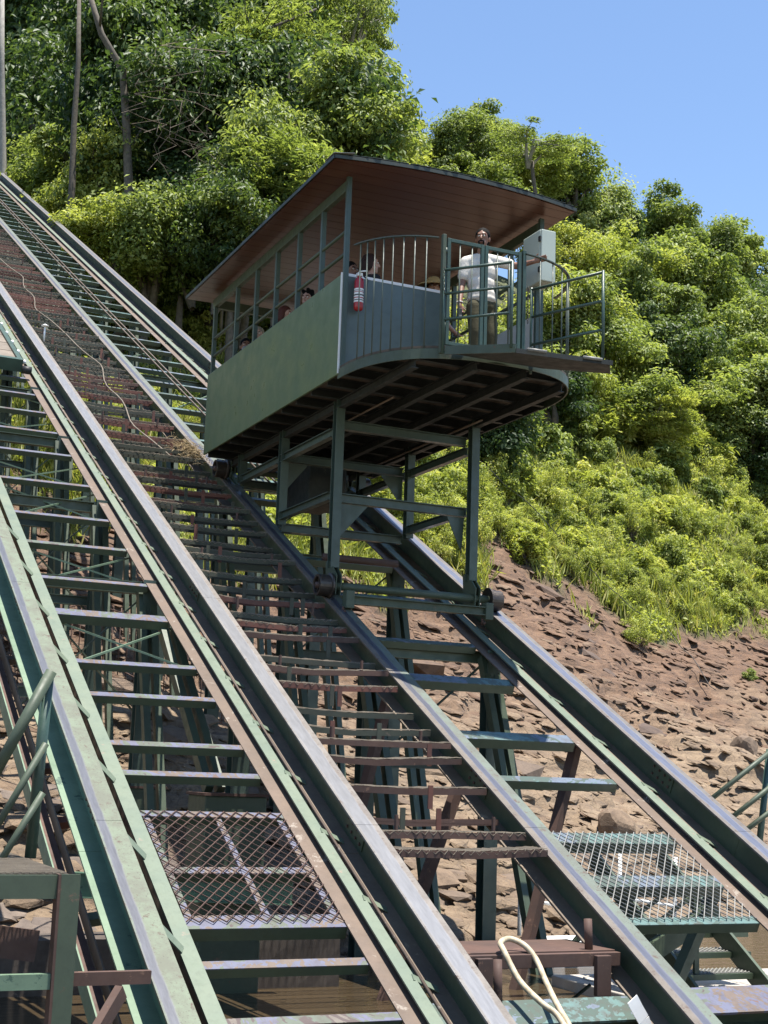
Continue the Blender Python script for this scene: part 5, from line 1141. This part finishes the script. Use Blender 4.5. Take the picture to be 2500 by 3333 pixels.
def operator():
    D = lambda px, py, Y: at_y(px, py, Y)
    FL = 4.41; base = D(1565, 985, 13.6); t = thing('person', 'person in a cream polo shirt and olive trousers standing behind the gate, arm outstretched', 'person', (base.x, base.y, FL))
    f = Vector((-.62, -.78, 0)).normalized(); bf = Vector((-.40, -.92, 0)).normalized(); rt = Vector((.92, -.40, 0))
    hc = D(1571, 777, 13.56); neck = D(1567, 838, 13.62); chest = D(1566, 890, 13.62); waist = D(1567, 965, 13.60); hip = D(1567, 1000, 13.60)
    sL = D(1516, 853, 13.66); sR = D(1622, 852, 13.54); eL = D(1503, 930, 13.66); wL = D(1496, 990, 13.56); eR = D(1682, 866, 13.30); wR = D(1736, 852, 13.06)
    R = rotz(bf); sk = head(t, hc, f, SK1, HAIR, 'short', .05, beard=True)
    hL = hand(wL, (-.05, -.25, -1), -bf*.3+rt*.9, .55); hR = hand(wR, (.75, -.45, .30), Vector((.1, -.5, .8)), .12)
    kL = Vector((D(1543, 1000, 13.6).x, D(1543, 1000, 13.55).y, 4.87)); kR = Vector((D(1592, 1000, 13.6).x, D(1592, 1000, 13.55).y, 4.87))
    body = sk+[('c', hc+Vector((0,0,-.07)), neck, .050, .058), ('c', neck, chest, .065, .095), ('e', chest, (.14,.085,.13), R), ('c', chest, hip, .095, .10), ('c', sL, eL, .047, .040), ('c', eL, wL, .038, .026), ('c', sR, eR, .047, .040), ('c', eR, wR, .038, .026), ('c', sL, neck, .05, .05), ('c', sR, neck, .05, .05)]+hL+hR
    for q, k in ((D(1545, 1000, 13.6), kL), (D(1590, 1000, 13.6), kR)): body += [('c', q, k, .080, .055), ('c', k, Vector((k.x, k.y+.02, FL+.09)), .053, .038)]
    blob('body', body, SK1, t, .0085)
    hem = D(1567, 982, 13.6)
    shirt = [('c', neck+Vector((0,0,-.035)), chest, .088, .13), ('e', chest, (.185,.125,.17), R), ('e', waist, (.165,.125,.15), R), ('e', hem+Vector((0,0,.02)), (.172,.132,.055), R), ('e', chest.lerp(waist,.5), (.168,.122,.13), R), ('c', chest, hem+Vector((0,0,.03)), .118, .125), ('e', chest.lerp(neck,.45), (.17,.11,.10), R), ('c', sL, sL.lerp(eL, .62), .066, .064), ('c', sR, sR.lerp(eR, .60), .066, .062), ('c', sL, neck, .066, .06), ('c', sR, neck, .066, .06)]
    so_ = blob('shirt', shirt, WHITE_C, t, .011)
    bd = bf*.148; e = MB(); c = chest+bf*.135; 
    MB().bar(c-rt*.075+Vector((0,0,.035)), c-rt*.015+Vector((0,0,.035)), .004, .012, (0,0,1)).build('breast_logo', M['gate'], so_); MB().bar(c+rt*.055+Vector((0,0,.05)), c+rt*.095+Vector((0,0,.05)), .004, .014, (0,0,1)).build('breast_logo', plain('blue_print', (.12,.16,.45), .6), so_)
    tr_ = [('e', hip, (.158,.120,.11), R)]
    for q, k in ((D(1545, 1000, 13.6), kL), (D(1590, 1000, 13.6), kR)): tr_ += [('c', q, k, .098, .080), ('c', k, Vector((k.x, k.y+.02, FL+.10)), .080, .072)]
    blob('trousers', tr_, OLIVE, t, .011)
    for k in (kL, kR): blob('shoe', [('c', Vector((k.x, k.y+.04, FL+.045)), Vector((k.x, k.y, FL+.04))+bf*.17, .044, .036)], SHOE, t, .011)
    wrist = MB(); wrist.tube([wL+(eL-wL).normalized()*.03+Vector((.034*math.cos(a), .034*math.sin(a), 0)) for a in [k*math.pi/7 for k in range(14)]], .006, 6, closed=True); wrist.build('wristband', M['white'], t, True)
    rd = thing('handset', 'black and silver handset held low in the standing person\'s hand', 'handset', D(1497, 1030, 13.5)); a = D(1496, 1012, 13.48)
    MB().bar(a+Vector((0,0,.03)), a+Vector((.0,0,-.10)), .055, .03, (0,1,0)).build('case', M['black'], rd, bevel=.006); MB().bar(a+Vector((0,-.018,-.05)), a+Vector((0,-.018,-.09)), .04, .006, (0,1,0)).build('keypad', M['galv'], rd)
operator()
def seated(label, hc, f, sk, hair, style, top, bottom, hat=None, beard=False, bf=(.12,-1,0)):
    hc = Vector(hc); ff = Vector(f).normalized(); f = Vector(bf).normalized(); t = thing('person', label, 'person', (hc.x, hc.y, 4.41)); R = rotz(f); rt = Vector((-f.y, f.x, 0))
    pr = head(t, hc, ff, sk, hair, style, 0, beard=beard); nk = hc+Vector((0,0,-.16))-f*.02; ch = hc+Vector((0,0,-.36))-f*.03; hp_ = Vector((hc.x, hc.y, max(hc.z-.72, 4.86)))-f*.03
    arms = []
    for s in (-1, 1):
        sh = nk+rt*s*.165+Vector((0,0,-.07)); el = sh+Vector((0,0,-.26))+f*.05+rt*s*.03; wr_ = el+f*.22+Vector((0,0,-.02))-rt*s*.06; arms.append((sh, el, wr_)); pr += [('c', sh, el, .042, .036), ('c', el, wr_, .035, .025)]+hand(wr_, f*.9+Vector((0,0,-.3)), -rt*s, .4)
        kn = hp_+rt*s*.10+f*.42; pr += [('c', hp_+rt*s*.09, kn, .078, .055), ('c', kn, Vector((kn.x, kn.y, 4.50)), .052, .038)]
    pr += [('c', hc+Vector((0,0,-.06)), nk, .046, .05), ('c', nk, ch, .07, .11), ('c', ch, hp_, .115, .13)]; blob('body', pr, sk, t, .010)
    blob('shirt', [('c', nk+Vector((0,0,-.03)), ch, .08, .125), ('e', ch, (.17,.115,.16), R), ('c', ch, hp_, .13, .145)]+[('c', a, a.lerp(b, .7), .058, .054) for a, b, c in arms]+[('c', a, nk+Vector((0,0,-.03)), .06, .055) for a, b, c in arms], top, t, .012)
    blob('trousers', [q for s in (-1, 1) for q in (('c', hp_+rt*s*.09, hp_+rt*s*.10+f*.42, .094, .070), ('c', hp_+rt*s*.10+f*.42, Vector((hp_.x, hp_.y, 4.52))+rt*s*.10+f*.42, .068, .058))], bottom, t, .012)
    if hat:
        h = thing('sun_hat', 'wide-brimmed straw sun hat worn by the passenger behind the bulkhead', 'hat', hc+Vector((0,0,.06)))
        lathe('hat_crown', hc+Vector((0,.01,.035)), [(.092,.0),(.094,.03),(.085,.075),(.06,.10),(0,.105)], STRAWH, h, 24); lathe('hat_brim', hc+Vector((0,.01,.035)), [(.090,.002),(.14,.012),(.19,-.004),(.215,-.03),(.213,-.034),(.14,.006),(.090,-.004)], STRAWH, h, 32)
    return t
seated('person with long dark hair in profile beside the fire extinguisher', at_y(1207, 860, 14.62), (.93, -.37, 0), SK2, HAIRB, 'long', DARK, DARK, bf=(1,.1,0))
seated('person in a straw sun hat looking out over the bulkhead', at_y(1412, 938, 14.75), (-.35, -.93, 0), SK2, HAIRB, 'short', KHAKI, GREYC, hat=True, bf=(.9,.4,0))
seated('person with short dark hair just behind the cabin corner post', at_y(1142, 884, 14.95), (.3, -.95, 0), SK1, HAIR, 'short', DARK, DARK, bf=(1,.1,0))
seated('person with curly black hair peering over the side panel', at_x(1003, 976, 6.16), (-.75, -.66, 0), SK2, HAIR, 'curly', GREYC, DARK)
seated('person with reddish brown hair bent low behind the side panel', at_x(930, 1026, 6.2), (.6, -.8, 0), SK2, HAIRR, 'long', DARK, DARK)
seated('person with fair grey hair low behind the side panel', at_x(840, 1092, 6.16), (-.5, -.86, 0), SK2, HAIRG, 'short', GREYC, DARK)
seated('person in a dark jacket at the rear of the cabin', at_x(800, 1128, 6.35), (-.2, -.97, 0), SK1, HAIR, 'short', DARK, DARK)
# fuse every figure into one surface
dg = bpy.context.evaluated_depsgraph_get()
for o in PENDING:
    me = bpy.data.meshes.new_from_object(o.evaluated_get(dg)); me.name = o.data.name; o.modifiers.clear(); o.data = me
    if not me.materials: me.materials.append(o.active_material)
